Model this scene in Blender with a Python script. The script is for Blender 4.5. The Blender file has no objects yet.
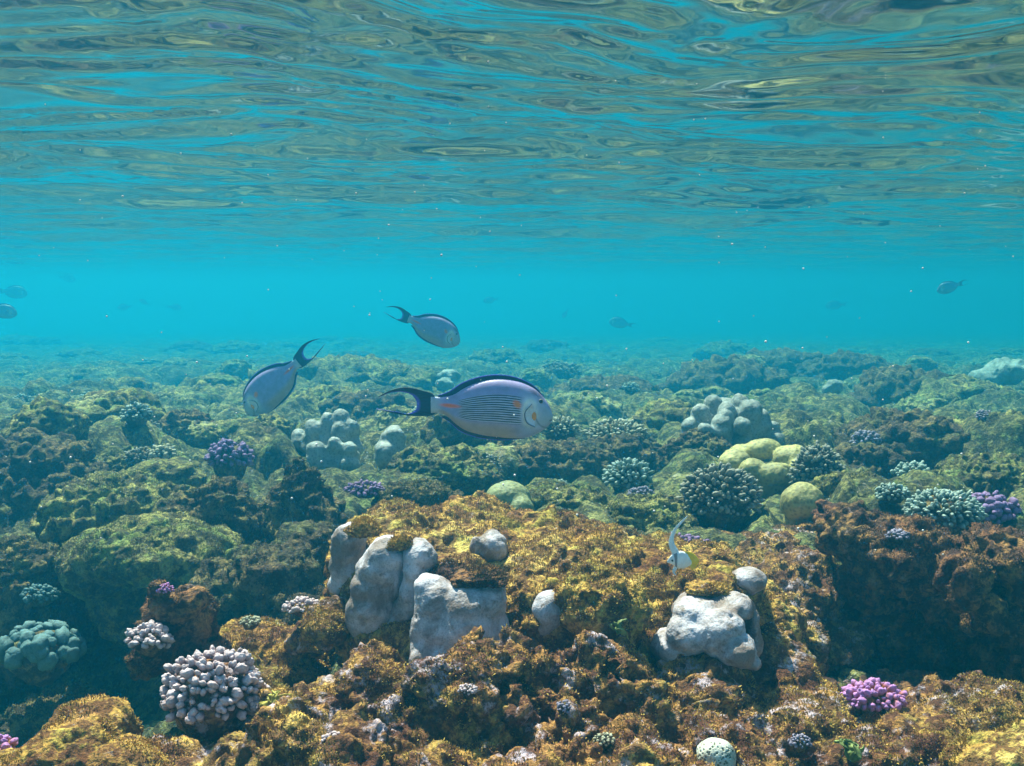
import bpy, bmesh, math, random
import numpy as np
from mathutils import Vector

random.seed(7)
RNG = np.random.default_rng(7)
SC = bpy.context.scene
COL = SC.collection
rad = math.radians

# ------------------------------------------------------------------ camera, light, exposure
F = 1098.0            # focal length in pixels of the 1024 px wide frame
HOR = 288.0           # row of the horizon
PITCH = math.atan((383.0 - HOR) / F)
cam_d = bpy.data.cameras.new("camera")
cam_d.sensor_width = 36.0
cam_d.lens = F / 1024.0 * 36.0
cam_d.clip_start = 0.02
cam_d.clip_end = 500.0
cam = bpy.data.objects.new("camera", cam_d)
COL.objects.link(cam)
cam.location = (0, 0, 0)
cam.rotation_euler = (math.pi / 2 - PITCH, 0, 0)
SC.camera = cam

SUN_EL, SUN_AZ = rad(61), rad(-26)      # azimuth measured from +Y (ahead) towards +X
world = bpy.data.worlds.new("World")
SC.world = world
world.use_nodes = True
wn = world.node_tree
sky = wn.nodes.new("ShaderNodeTexSky")
sky.sky_type = 'NISHITA'
sky.sun_disc = False
sky.sun_elevation = SUN_EL
sky.sun_rotation = SUN_AZ
wn.links.new(sky.outputs[0], wn.nodes["Background"].inputs[0])
wn.nodes["Background"].inputs[1].default_value = 0.095
sd = bpy.data.lights.new("sun", 'SUN')
sd.energy = 5.0
sd.angle = rad(0.6)
sd.color = (1.0, 0.86, 0.70)
sun = bpy.data.objects.new("sun", sd)
COL.objects.link(sun)
sdir = Vector((math.cos(SUN_EL) * math.sin(SUN_AZ), math.cos(SUN_EL) * math.cos(SUN_AZ), math.sin(SUN_EL)))
sun.rotation_euler = sdir.to_track_quat('Z', 'Y').to_euler()
vs = SC.view_settings
vs.view_transform = 'Standard'
vs.look = 'None'
vs.exposure = 1.55
vs.gamma = 1.0
vs.use_curve_mapping = False
cy = SC.cycles
cy.max_bounces = 7
cy.diffuse_bounces = 2
cy.glossy_bounces = 4
cy.transparent_max_bounces = 10
cy.volume_bounces = 1
cy.caustics_reflective = False
cy.caustics_refractive = False
cy.sample_clamp_indirect = 6.0
cy.sample_clamp_direct = 0.0
cy.use_denoising = True

# ------------------------------------------------------------------ maths helpers
def at(px, py, Y):
    x = (px - 512.0) / F
    v = (383.0 - py) / F
    cp, sp = math.cos(PITCH), math.sin(PITCH)
    d = np.array([x, cp + v * sp, -sp + v * cp])
    return d * (Y / d[1])

def fy(Y):
    """the far half of the reef flat lies deeper back than a first estimate"""
    return Y if Y < 3.8 else 3.8 + (Y - 3.8) * 2.3

def _hash(ix, iy, iz, s):
    h = (ix.astype(np.int64) * 374761393 + iy.astype(np.int64) * 668265263 + iz.astype(np.int64) * 2147483647 + s * 1274126177) & 0xffffffff
    h = ((h ^ (h >> 13)) * 1274126177) & 0xffffffff
    h = (h ^ (h >> 16)) & 0xffffffff
    h = (h * 2246822519) & 0xffffffff
    return (h ^ (h >> 15)) & 0xffffffff

_G = RNG.normal(size=(256, 3)).astype(np.float32)
_G /= np.linalg.norm(_G, axis=1)[:, None]

def gn(p, seed=0):
    """gradient noise, about -1..1"""
    i = np.floor(p).astype(np.int64)
    f = (p - i).astype(np.float32)
    u = f * f * f * (f * (f * 6 - 15) + 10)
    out = 0
    for dx in (0, 1):
        wx = u[:, 0] if dx else 1 - u[:, 0]
        for dy in (0, 1):
            wy = u[:, 1] if dy else 1 - u[:, 1]
            for dz in (0, 1):
                wz = u[:, 2] if dz else 1 - u[:, 2]
                g = _G[_hash(i[:, 0] + dx, i[:, 1] + dy, i[:, 2] + dz, seed) & 255]
                d = g[:, 0] * (f[:, 0] - dx) + g[:, 1] * (f[:, 1] - dy) + g[:, 2] * (f[:, 2] - dz)
                out = out + wx * wy * wz * d
    return out * 1.5

def fbm(p, octv=4, seed=0, gain=0.5, lac=2.03):
    a, s = 1.0, 0.0
    for k in range(octv):
        s = s + a * gn(p * lac ** k + 17.3 * k, seed + k)
        a *= gain
    return s

def billow(p, octv=3, seed=0, gain=0.5):
    a, s = 1.0, 0.0
    for k in range(octv):
        s = s + a * np.abs(gn(p * 2.07 ** k + 9.1 * k, seed + k))
        a *= gain
    return s

def worley(p, seed=0):
    i = np.floor(p).astype(np.int64)
    f = (p - i).astype(np.float32)
    d1 = np.full(len(p), 9.0, np.float32)
    for dx in (-1, 0, 1):
        for dy in (-1, 0, 1):
            for dz in (-1, 0, 1):
                h = _hash(i[:, 0] + dx, i[:, 1] + dy, i[:, 2] + dz, seed)
                ox = (h & 1023) / 1023.0
                oy = ((h >> 10) & 1023) / 1023.0
                oz = ((h >> 20) & 1023) / 1023.0
                d = (dx + ox - f[:, 0]) ** 2 + (dy + oy - f[:, 1]) ** 2 + (dz + oz - f[:, 2]) ** 2
                d1 = np.minimum(d1, d)
    return np.sqrt(d1)

def sstep(a, b, x):
    t = np.clip((x - a) / (b - a), 0, 1)
    return t * t * (3 - 2 * t)

# ------------------------------------------------------------------ mesh helpers
def np_mesh(name, V, Fc, smooth=True, attrs=None):
    me = bpy.data.meshes.new(name)
    V = np.asarray(V, np.float32)
    Fc = np.asarray(Fc, np.int32)
    k = Fc.shape[1]
    me.vertices.add(len(V))
    me.vertices.foreach_set("co", V.ravel())
    me.loops.add(Fc.size)
    me.loops.foreach_set("vertex_index", Fc.ravel())
    me.polygons.add(len(Fc))
    me.polygons.foreach_set("loop_start", np.arange(0, Fc.size, k, dtype=np.int32))
    if smooth:
        me.polygons.foreach_set("use_smooth", np.ones(len(Fc), bool))
    me.update(calc_edges=True)
    if attrs:
        for an, arr in attrs.items():
            arr = np.asarray(arr, np.float32)
            if arr.ndim == 1:
                a = me.attributes.new(an, 'FLOAT', 'POINT')
                a.data.foreach_set("value", arr)
            else:
                a = me.attributes.new(an, 'FLOAT_COLOR', 'POINT')
                c = np.ones((len(arr), 4), np.float32)
                c[:, :3] = arr
                a.data.foreach_set("color", c.ravel())
    return me

def link(name, me, mat=None, parent=None):
    o = bpy.data.objects.new(name, me)
    COL.objects.link(o)
    if mat is not None:
        me.materials.clear()
        me.materials.append(mat)
    if parent is not None:
        o.parent = parent
    return o

def tag(o, label=None, cat=None, group=None, kind=None):
    if label: o["label"] = label
    if cat: o["category"] = cat
    if group: o["group"] = group
    if kind: o["kind"] = kind
    return o

def empty(name, loc, rot=(0, 0, 0)):
    o = bpy.data.objects.new(name, None)
    o.location = loc
    o.rotation_euler = rot
    o.empty_display_size = 0.05
    COL.objects.link(o)
    return o

_ico = {}
def ico(n):
    if n not in _ico:
        bm = bmesh.new()
        bmesh.ops.create_icosphere(bm, subdivisions=n, radius=1.0)
        V = np.array([v.co[:] for v in bm.verts], np.float32)
        T = np.array([[v.index for v in f.verts] for f in bm.faces], np.int32)
        bm.free()
        _ico[n] = (V, T)
    return _ico[n]

def grid_faces(nu, nv, wrap=False):
    i = np.arange(nu - 1)[:, None]
    jn = nv if wrap else nv - 1
    j = np.arange(jn)[None, :]
    j2 = (j + 1) % nv
    a = i * nv + j
    b = i * nv + j2
    c = (i + 1) * nv + j2
    d = (i + 1) * nv + j
    return np.stack([a, b, c, d], -1).reshape(-1, 4)

def vnormals(V, Fc):
    N = np.zeros_like(V)
    a, b, c = V[Fc[:, 0]], V[Fc[:, 1]], V[Fc[:, 2]]
    n = np.cross(b - a, c - a)
    for k in range(Fc.shape[1]):
        np.add.at(N, Fc[:, k], n)
    N /= np.maximum(np.linalg.norm(N, axis=1)[:, None], 1e-12)
    return N

def read_mesh(me):
    V = np.empty(len(me.vertices) * 3, np.float32)
    me.vertices.foreach_get("co", V)
    n = len(me.loops)
    L = np.empty(n, np.int32)
    me.loops.foreach_get("vertex_index", L)
    return V.reshape(-1, 3), L.reshape(-1, 4)

def remesh_union(parts, voxel, smooth=3):
    """parts: list of (centre, radii) ellipsoids -> one watertight quad skin (V, quads)"""
    Vb, Tb = ico(3)
    Vs, Ts, off = [], [], 0
    for c, r in parts:
        Vs.append(Vb * np.asarray(r, np.float32) + np.asarray(c, np.float32))
        Ts.append(Tb + off)
        off += len(Vb)
    me = np_mesh("tmp", np.concatenate(Vs), np.concatenate(Ts))
    o = bpy.data.objects.new("tmp", me)
    COL.objects.link(o)
    m = o.modifiers.new("r", 'REMESH')
    m.mode = 'VOXEL'
    m.voxel_size = voxel
    if smooth:
        s = o.modifiers.new("s", 'SMOOTH')
        s.iterations = smooth
        s.factor = 0.5
    dg = bpy.context.evaluated_depsgraph_get()
    m2 = bpy.data.meshes.new_from_object(o.evaluated_get(dg))
    V, Q = read_mesh(m2)
    bpy.data.objects.remove(o)
    bpy.data.meshes.remove(me)
    bpy.data.meshes.remove(m2)
    return V.astype(np.float64), Q

# ------------------------------------------------------------------ materials
def new_mat(name):
    m = bpy.data.materials.new(name)
    m.use_nodes = True
    nt = m.node_tree
    b = nt.nodes["Principled BSDF"]
    b.inputs["Roughness"].default_value = 0.85
    b.inputs["Specular IOR Level"].default_value = 0.15
    return m, nt, b

def nnode(nt, kind, **kw):
    n = nt.nodes.new(kind)
    for k, v in kw.items():
        if k in n.inputs.keys():
            n.inputs[k].default_value = v
        else:
            setattr(n, k, v)
    return n

def noise_node(nt, vec, scale, detail=4, rough=0.6, dist=0.0):
    n = nnode(nt, "ShaderNodeTexNoise", Scale=scale, Detail=detail, Roughness=rough, Distortion=dist)
    nt.links.new(vec, n.inputs["Vector"])
    return n.outputs["Fac"]

def ramp(nt, fac, stops, interp='LINEAR'):
    r = nt.nodes.new("ShaderNodeValToRGB")
    r.color_ramp.interpolation = interp
    el = r.color_ramp.elements
    while len(el) < len(stops):
        el.new(0.5)
    for e, (p, c) in zip(el, stops):
        e.position = p
        e.color = (c[0], c[1], c[2], 1) if hasattr(c, '__len__') else (c, c, c, 1)
    nt.links.new(fac, r.inputs[0])
    return r.outputs[0]

def mixc(nt, fac, a, b, mode='MIX'):
    m = nt.nodes.new("ShaderNodeMix")
    m.data_type = 'RGBA'
    m.blend_type = mode
    for idx, v in ((0, fac), (6, a), (7, b)):
        if isinstance(v, (int, float)):
            m.inputs[idx].default_value = v if idx == 0 else (v, v, v, 1)
        elif isinstance(v, tuple):
            m.inputs[idx].default_value = (v[0], v[1], v[2], 1)
        else:
            nt.links.new(v, m.inputs[idx])
    return m.outputs[2]

def mathn(nt, op, a, b=0.0, clamp=False):
    m = nt.nodes.new("ShaderNodeMath")
    m.operation = op
    m.use_clamp = clamp
    for idx, v in ((0, a), (1, b)):
        if isinstance(v, (int, float)):
            m.inputs[idx].default_value = v
        else:
            nt.links.new(v, m.inputs[idx])
    return m.outputs[0]

def turf_mat(name, low, mid, high, dark, pale, dark_amt=0.5, pale_amt=0.35, scale=1.0, bump=0.9):
    """encrusted reef rock: patches of turf algae of several colours, dark crust, pale coralline specks"""
    m, nt, b = new_mat(name)
    pos = nt.nodes.new("ShaderNodeNewGeometry").outputs["Position"]
    n1 = noise_node(nt, pos, 5 * scale, 6, 0.66, 0.0)
    n2 = noise_node(nt, pos, 38 * scale, 6, 0.72, 0.0)
    n3 = noise_node(nt, pos, 210 * scale, 3, 0.65)
    vor = nnode(nt, "ShaderNodeTexVoronoi", Scale=95 * scale)
    nt.links.new(pos, vor.inputs["Vector"])
    col = ramp(nt, n1, [(0.30, low), (0.48, mid), (0.66, high)])
    nz = noise_node(nt, pos, 11 * scale, 4, 0.65, 0.0)
    zone = ramp(nt, nz, [(0.52, 0.0), (0.60, 1.0)])
    col = mixc(nt, mathn(nt, 'MULTIPLY', zone, 0.45), col, (mid[0] * 0.62, mid[1] * 1.15, mid[2] * 0.9))
    zone2 = ramp(nt, nz, [(0.36, 1.0), (0.44, 0.0)])
    col = mixc(nt, mathn(nt, 'MULTIPLY', zone2, 0.3), col, (high[0] * 0.62, high[1] * 0.36, high[2] * 0.8))
    dk = ramp(nt, n2, [(0.40 + 0.12 * dark_amt, 1.0), (0.50 + 0.12 * dark_amt, 0.0)])
    dk = mathn(nt, 'MULTIPLY', dk, 0.85)
    col = mixc(nt, dk, col, dark)
    var = ramp(nt, n3, [(0.30, 0.45), (0.70, 1.5)])
    col = mixc(nt, 1.0, col, var, 'MULTIPLY')
    n4 = noise_node(nt, pos, 23 * scale, 7, 0.75, 0.1)
    pm = ramp(nt, n4, [(0.68 - 0.12 * pale_amt, 0.0), (0.76 - 0.12 * pale_amt, 1.0)])
    pm = mathn(nt, 'MULTIPLY', pm, 0.8)
    col = mixc(nt, pm, col, pale)
    nt.links.new(col, b.inputs["Base Color"])
    h = mathn(nt, 'ADD', mathn(nt, 'MULTIPLY', n2, 1.1), mathn(nt, 'MULTIPLY', n3, 0.5))
    h = mathn(nt, 'ADD', h, mathn(nt, 'MULTIPLY', vor.outputs["Distance"], -0.35))
    bp = nnode(nt, "ShaderNodeBump", Strength=bump, Distance=0.013 / scale)
    nt.links.new(h, bp.inputs["Height"])
    nt.links.new(bp.outputs[0], b.inputs["Normal"])
    b.inputs["Specular IOR Level"].default_value = 0.08
    return m

GOLD = (0.50, 0.34, 0.06)
M = {}
M['seabed'] = turf_mat("seabed_turf", (0.07, 0.075, 0.035), (0.20, 0.20, 0.07), (0.40, 0.38, 0.14), (0.03, 0.03, 0.022), (0.50, 0.50, 0.42), 0.6, 0.5)
M['gold'] = turf_mat("golden_turf_rock", (0.20, 0.09, 0.03), (0.52, 0.31, 0.07), (0.78, 0.57, 0.17), (0.10, 0.035, 0.02), (0.55, 0.46, 0.42), 0.6, 0.5)
M['rubble'] = turf_mat("encrusted_rubble_rock", (0.18, 0.08, 0.04), (0.40, 0.21, 0.06), (0.70, 0.47, 0.12), (0.07, 0.025, 0.022), (0.62, 0.52, 0.60), 0.7, 1.1)
M['olive'] = turf_mat("olive_turf_rock", (0.09, 0.09, 0.04), (0.24, 0.23, 0.07), (0.46, 0.42, 0.13), (0.05, 0.04, 0.03), (0.42, 0.44, 0.36), 0.5, 0.15)
M['maroon'] = turf_mat("dark_maroon_rock", (0.10, 0.045, 0.035), (0.23, 0.11, 0.05), (0.44, 0.25, 0.08), (0.03, 0.018, 0.02), (0.42, 0.34, 0.36), 0.55, 0.6)
M['brown'] = turf_mat("brown_turf_rock", (0.09, 0.07, 0.04), (0.19, 0.14, 0.06), (0.30, 0.23, 0.08), (0.04, 0.03, 0.025), (0.36, 0.34, 0.30), 0.6, 0.1)

def smooth_coral_mat(name, base, top, spot=(0.25, 0.2, 0.15), spots=0.3, pore=320, bump=0.25, pc=0.8):
    m, nt, b = new_mat(name)
    pos = nt.nodes.new("ShaderNodeNewGeometry").outputs["Position"]
    n1 = noise_node(nt, pos, 13, 6, 0.68, 0.3)
    n2 = noise_node(nt, pos, 60, 4, 0.65)
    col = ramp(nt, n1, [(0.40, base), (0.56, top)])
    sp = ramp(nt, n2, [(0.30, 1.0), (0.40, 0.0)])
    col = mixc(nt, mathn(nt, 'MULTIPLY', sp, spots), col, spot)
    vor = nnode(nt, "ShaderNodeTexVoronoi", Scale=pore)
    nt.links.new(pos, vor.inputs["Vector"])
    pv = ramp(nt, vor.outputs["Distance"], [(0.15, pc), (0.55, 1.08)])
    col = mixc(nt, 1.0, col, pv, 'MULTIPLY')
    nt.links.new(col, b.inputs["Base Color"])
    h = mathn(nt, 'ADD', mathn(nt, 'MULTIPLY', vor.outputs["Distance"], 0.25), n2)
    bp = nnode(nt, "ShaderNodeBump", Strength=bump, Distance=0.004)
    nt.links.new(h, bp.inputs["Height"])
    nt.links.new(bp.outputs[0], b.inputs["Normal"])
    b.inputs["Roughness"].default_value = 0.6
    b.inputs["Specular IOR Level"].default_value = 0.2
    return m

M['pale'] = smooth_coral_mat("pale_lobe_coral", (0.20, 0.15, 0.13), (0.49, 0.46, 0.50), (0.16, 0.10, 0.06), 0.8, bump=0.5)
M['dim'] = smooth_coral_mat('shade_darkened_blue_green_coral', (0.06, 0.10, 0.10), (0.13, 0.20, 0.19), (0.04, 0.05, 0.05), 0.4)  # blue-green coral colour darkened, with the gully's shade painted in
M['grey'] = smooth_coral_mat("grey_lobe_coral", (0.17, 0.19, 0.17), (0.32, 0.34, 0.31), (0.20, 0.2, 0.14), 0.6, 130, 0.7, 0.65)
M['yellow'] = smooth_coral_mat("yellow_dome_coral", (0.24, 0.22, 0.09), (0.42, 0.38, 0.14), (0.2, 0.2, 0.1), 0.4, 105, 0.9, 0.6)
M['dome'] = smooth_coral_mat("olive_dome_coral", (0.16, 0.19, 0.09), (0.26, 0.28, 0.13), (0.15, 0.15, 0.08), 0.4, 105, 0.9, 0.6)

def tip_mat(name, base, tip):
    """branching coral: paler living tips (a colour of the coral itself), stored on the mesh as the attribute tip"""
    m, nt, b = new_mat(name)
    a = nnode(nt, "ShaderNodeAttribute", attribute_name="tip")
    pos = nt.nodes.new("ShaderNodeNewGeometry").outputs["Position"]
    n2 = noise_node(nt, pos, 300, 3, 0.6)
    n1 = noise_node(nt, pos, 25, 3, 0.6)
    f = mathn(nt, 'ADD', a.outputs["Fac"], mathn(nt, 'MULTIPLY', mathn(nt, 'SUBTRACT', n1, 0.5), 1.3), True)
    col = ramp(nt, f, [(0.22, base), (0.98, tip)])
    pv = ramp(nt, n2, [(0.3, 0.7), (0.7, 1.2)])
    col = mixc(nt, 1.0, col, pv, 'MULTIPLY')
    nt.links.new(col, b.inputs["Base Color"])
    bp = nnode(nt, "ShaderNodeBump", Strength=0.5, Distance=0.002)
    nt.links.new(n2, bp.inputs["Height"])
    nt.links.new(bp.outputs[0], b.inputs["Normal"])
    b.inputs["Roughness"].default_value = 0.7
    return m

M['cauli'] = tip_mat("cauliflower_coral", (0.16, 0.08, 0.08), (0.60, 0.48, 0.50))
M['cream'] = tip_mat("cream_finger_coral", (0.14, 0.13, 0.07), (0.46, 0.46, 0.33))
M['mint'] = tip_mat("pale_green_coral", (0.09, 0.13, 0.10), (0.34, 0.43, 0.38))
M['purple'] = tip_mat("purple_coral", (0.09, 0.05, 0.10), (0.28, 0.18, 0.36))
M['magenta'] = tip_mat("magenta_coral", (0.40, 0.12, 0.05), (0.46, 0.22, 0.52))
M['dimknob'] = tip_mat("shade_darkened_blue_green_knobs", (0.035, 0.06, 0.06), (0.12, 0.21, 0.21))  # gully corals: the shade down there is put into these dark colours
M['violet'] = tip_mat("dull_violet_coral", (0.08, 0.07, 0.10), (0.30, 0.27, 0.36))
M['dkfinger'] = tip_mat("brown_finger_coral", (0.06, 0.055, 0.04), (0.30, 0.30, 0.24))

def col_mat(name, rough=0.45, spec=0.4, metallic=0.0):
    m, nt, b = new_mat(name)
    a = nnode(nt, "ShaderNodeAttribute", attribute_name="hue")
    tc = nt.nodes.new("ShaderNodeTexCoord").outputs["Object"]
    n = noise_node(nt, tc, 60, 4, 0.6)
    v = ramp(nt, n, [(0.3, 0.82), (0.7, 1.12)])
    col = mixc(nt, 1.0, a.outputs["Color"], v, 'MULTIPLY')
    nt.links.new(col, b.inputs["Base Color"])
    b.inputs["Roughness"].default_value = rough
    b.inputs["Specular IOR Level"].default_value = spec
    bp = nnode(nt, "ShaderNodeBump", Strength=0.15, Distance=0.002)
    n2 = noise_node(nt, tc, 400, 2, 0.5)
    nt.links.new(n2, bp.inputs["Height"])
    nt.links.new(bp.outputs[0], b.inputs["Normal"])
    return m
M['fish'] = col_mat("fish_skin", 0.42, 0.25)

# ------------------------------------------------------------------ water: the body of water and its surface
SURF = 0.34
def build_water():
    # water surface seen from beneath: a dielectric sheet, fresnel decides between mirror and window
    nr, na = 760, 720
    r = 0.25 * np.exp(np.linspace(0, math.log(70 / 0.25), nr))
    t = np.linspace(-1, 1, na)
    ang = np.radians(62 * t + 20 * t ** 3) 
    R, A = np.meshgrid(r, ang, indexing='ij')
    X, Y = (R * np.sin(A)).ravel(), (R * np.cos(A) - 0.6).ravel()
    P = np.stack([X, Y, np.zeros_like(X)], 1)
    rot = rad(14)
    Q = np.stack([X * math.cos(rot) + Y * math.sin(rot), -X * math.sin(rot) + Y * math.cos(rot), 0 * X], 1)
    warp = np.stack([fbm(P * 1.3, 2, 71), fbm(P * 1.3 + 40, 2, 72), 0 * X], 1)
    Q = Q + 0.25 * warp
    an = np.array([0.55, 1.5, 1.0])
    Z = 0.036 * gn(Q * an * 0.9, 3) + 0.018 * gn(Q * an * 2.1, 4)
    Z += 0.010 * (1 - 2 * np.abs(gn(Q * an * 3.6, 5)))
    Z += 0.0055 * gn(Q * an * 7.5, 6) 
    Z += 0.0042 * gn(Q * an * 15, 7) 
    Z += 0.0018 * gn(Q * an * 32, 8)
    P[:, 2] = SURF + Z
    me = np_mesh("water_surface", P, grid_faces(nr, na))
    m = bpy.data.materials.new("water_surface")
    m.use_nodes = True
    nt = m.node_tree
    nt.nodes.clear()
    out = nt.nodes.new("ShaderNodeOutputMaterial")
    fr = nnode(nt, "ShaderNodeFresnel", IOR=1.333)
    tr = nt.nodes.new("ShaderNodeBsdfTransparent")
    gl = nnode(nt, "ShaderNodeBsdfGlossy", Roughness=0.07)
    mx = nt.nodes.new("ShaderNodeMixShader")
    nt.links.new(fr.outputs[0], mx.inputs[0])
    nt.links.new(tr.outputs[0], mx.inputs[1])
    nt.links.new(gl.outputs[0], mx.inputs[2])
    nt.links.new(mx.outputs[0], out.inputs["Surface"])
    o = link("water_surface", me, m)
    tag(o, kind="structure")

DENS = 0.155
def build_haze():
    bm = bmesh.new()
    bmesh.ops.create_cube(bm, size=1.0)
    x0, x1, y0, y1, z0, z1 = -90, 90, -20, 95, -4.4, 0.62
    for v in bm.verts:
        v.co = ((x0 + x1) / 2 + v.co.x * (x1 - x0), (y0 + y1) / 2 + v.co.y * (y1 - y0), (z0 + z1) / 2 + v.co.z * (z1 - z0))
    me = bpy.data.meshes.new("haze")
    bm.to_mesh(me)
    bm.free()
    m = bpy.data.materials.new("hazy_sea_water")
    m.use_nodes = True
    nt = m.node_tree
    nt.nodes.clear()
    out = nt.nodes.new("ShaderNodeOutputMaterial")
    v = nt.nodes.new("ShaderNodeVolumePrincipled")
    v.inputs["Color"].default_value = (0.014, 0.35, 0.66, 1)
    v.inputs["Absorption Color"].default_value = (0.0, 0.50, 1.0, 1)
    v.inputs["Density"].default_value = DENS
    v.inputs["Anisotropy"].default_value = 0.76
    nt.links.new(v.outputs[0], out.inputs["Volume"])
    o = link("haze", me, m)
    tag(o, kind="stuff")

# ------------------------------------------------------------------ seabed
CTRL = [  # (px, py, distance) -> seabed level there
    (60, 740, 2.1), (20, 720, 2.2), (120, 720, 2.1), (100, 630, 2.5), (40, 590, 2.7), (260, 640, 2.2), (200, 580, 2.6),
    (320, 610, 2.2), (300, 800, 1.3), (180, 800, 1.35), (60, 820, 1.3), (520, 830, 1.2), (420, 820, 1.25), (650, 830, 1.2),
    (850, 830, 1.25), (760, 750, 1.45), (840, 670, 1.95), (900, 720, 1.8), (1000, 790, 1.45), (960, 710, 1.7),
    (600, 505, 2.6), (450, 500, 2.6), (700, 530, 2.4), (780, 540, 2.3), (860, 500, 2.5), (960, 490, 2.6), (1050, 540, 2.2),
    (700, 470, 3.1), (560, 470, 3.2), (850, 460, 3.4), (980, 450, 3.4), (400, 470, 3.1), (250, 480, 3.1), (100, 480, 3.2), (0, 470, 3.2),
    (640, 430, 4.1), (780, 425, 4.3), (940, 420, 4.3), (450, 420, 4.5), (300, 415, 4.4), (150, 420, 4.3), (0, 430, 4.0),
    (580, 385, 6.0), (800, 385, 6.2), (1000, 385, 5.8), (400, 378, 6.2), (200, 382, 6.2), (20, 388, 5.8)]
CP = np.array([at(c[0], c[1], fy(c[2])) for c in CTRL])

def base_level(x, y):
    P = np.stack([x, y], 1)
    w_s = np.full(len(x), 1e-3)
    z_s = -0.62 * w_s
    far = sstep(8.0, 11.0, y)
    for c in CP:
        s = 0.10 * c[1]
        w = np.exp(-((P[:, 0] - c[0]) ** 2 + (P[:, 1] - c[1]) ** 2) / (2 * s * s))
        w_s = w_s + w
        z_s = z_s + w * c[2]
    z = z_s / w_s
    return z * (1 - far) + far * np.maximum(-0.60 - 0.048 * (np.clip(y, 5.5, 13) - 5.5) - 0.028 * np.maximum(y - 13, 0), -3.4)

CLEAR = [  # (px, row of the foot, distance, width): hollows where a coral head stands clear of the turf
    (508, 525, 2.45, 60), (802, 535, 2.4, 60), (765, 500, 2.9, 110), (732, 455, 3.4, 90), (335, 472, 3.25, 80), (398, 475, 3.2, 50),
    (720, 530, 2.45, 80), (817, 505, 2.75, 50), (628, 495, 2.9, 50), (617, 480, 3.5, 110), (560, 455, 3.5, 60), 
    (40, 680, 2.2, 80), (40, 610, 2.4, 70), (482, 488, 3.1, 40), (834, 395, 4.9, 30), (303, 548, 2.5, 70), (866, 455, 3.3, 30), (890, 480, 2.9, 60),
    (449, 395, 5.2, 40), (960, 530, 2.3, 110), (50, 770, 2.25, 170), (160, 735, 2.2, 170), (270, 700, 2.1, 120), (900, 470, 3.5, 110), (727, 405, 5.4, 100), (905, 415, 4.8, 90)]
def build_seabed():
    nr, na = 1500, 950
    r = 0.45 * np.exp(np.linspace(0, math.log(85 / 0.45), nr))
    t = np.linspace(-1, 1, na)
    ang = np.radians(34 * t + 41 * t ** 3)
    R, A = np.meshgrid(r, ang, indexing='ij')
    X, Y = (R * np.sin(A)).ravel(), (R * np.cos(A)).ravel()
    z = base_level(X, Y)
    P = np.stack([X, Y, np.zeros_like(X)], 1)
    W = P.copy()
    W[:, 0] += 0.10 * fbm(P * 2.2, 3, 11)
    W[:, 1] += 0.10 * fbm(P * 2.2 + 31, 3, 12)
    nearf = sstep(1.0, 3.2, Y)
    def domes(scale, seed, sharp=0.85):
        d = worley(W * scale * np.array([1, 1, 0]) + np.array([0, 0, seed * 3.3 + 0.5]), seed)
        return np.sqrt(np.maximum(0, 1 - (d / sharp) ** 2))
    z += nearf * (0.20 * domes(1.9, 21, 0.75) - 0.14)
    z += 0.105 * domes(4.6, 22, 0.72) * (0.3 + 0.7 * nearf) - 0.045
    z += 0.042 * domes(11, 23, 0.72) - 0.012
    z += 0.05 * fbm(P * 0.8, 3, 31) * nearf
    z += 0.022 * fbm(P * 7, 4, 32)
    fine = np.exp(-Y / 6.0)
    z += 0.022 * billow(P * 20, 4, 33) * fine - 0.007
    z += 0.007 * gn(P * 58, 35) * np.exp(-Y / 4)
    z += 0.004 * fbm(P * 90, 2, 34) * np.exp(-Y / 2.5)
    cn = fbm(P * np.array([9, 9, 0]), 4, 41)
    for px, py, Yc, wpx in CLEAR:
        Yc = fy(Yc)
        xr = (X / np.maximum(Y, 0.1)) - (px - 512) / F
        zl = -(py - HOR) / F * Y - 0.015 + 0.035 * cn
        wgt = np.exp(-(xr / (0.55 * wpx / F)) ** 4) * sstep(Yc * 0.62, Yc * 0.85, Y) * (1 - sstep(Yc * 1.0, Yc * 1.12, Y))
        z = z - wgt * np.maximum(0, z - zl) * 0.9
    P[:, 2] = z
    me = np_mesh("seabed", P, grid_faces(nr, na))
    o = link("seabed", me, M['seabed'])
    tag(o, kind="structure")
    # level lookup used to seat things
    global _sb
    _sb = (r, ang, z.reshape(nr, na))

def seabed_z(x, y):
    r, ang, z = _sb
    rr, aa = math.hypot(x, y), math.atan2(x, y)
    i = int(np.clip(np.searchsorted(r, rr), 0, len(r) - 1))
    j = int(np.clip(np.searchsorted(ang, aa), 0, len(ang) - 1))
    return float(z[i, j])

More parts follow.
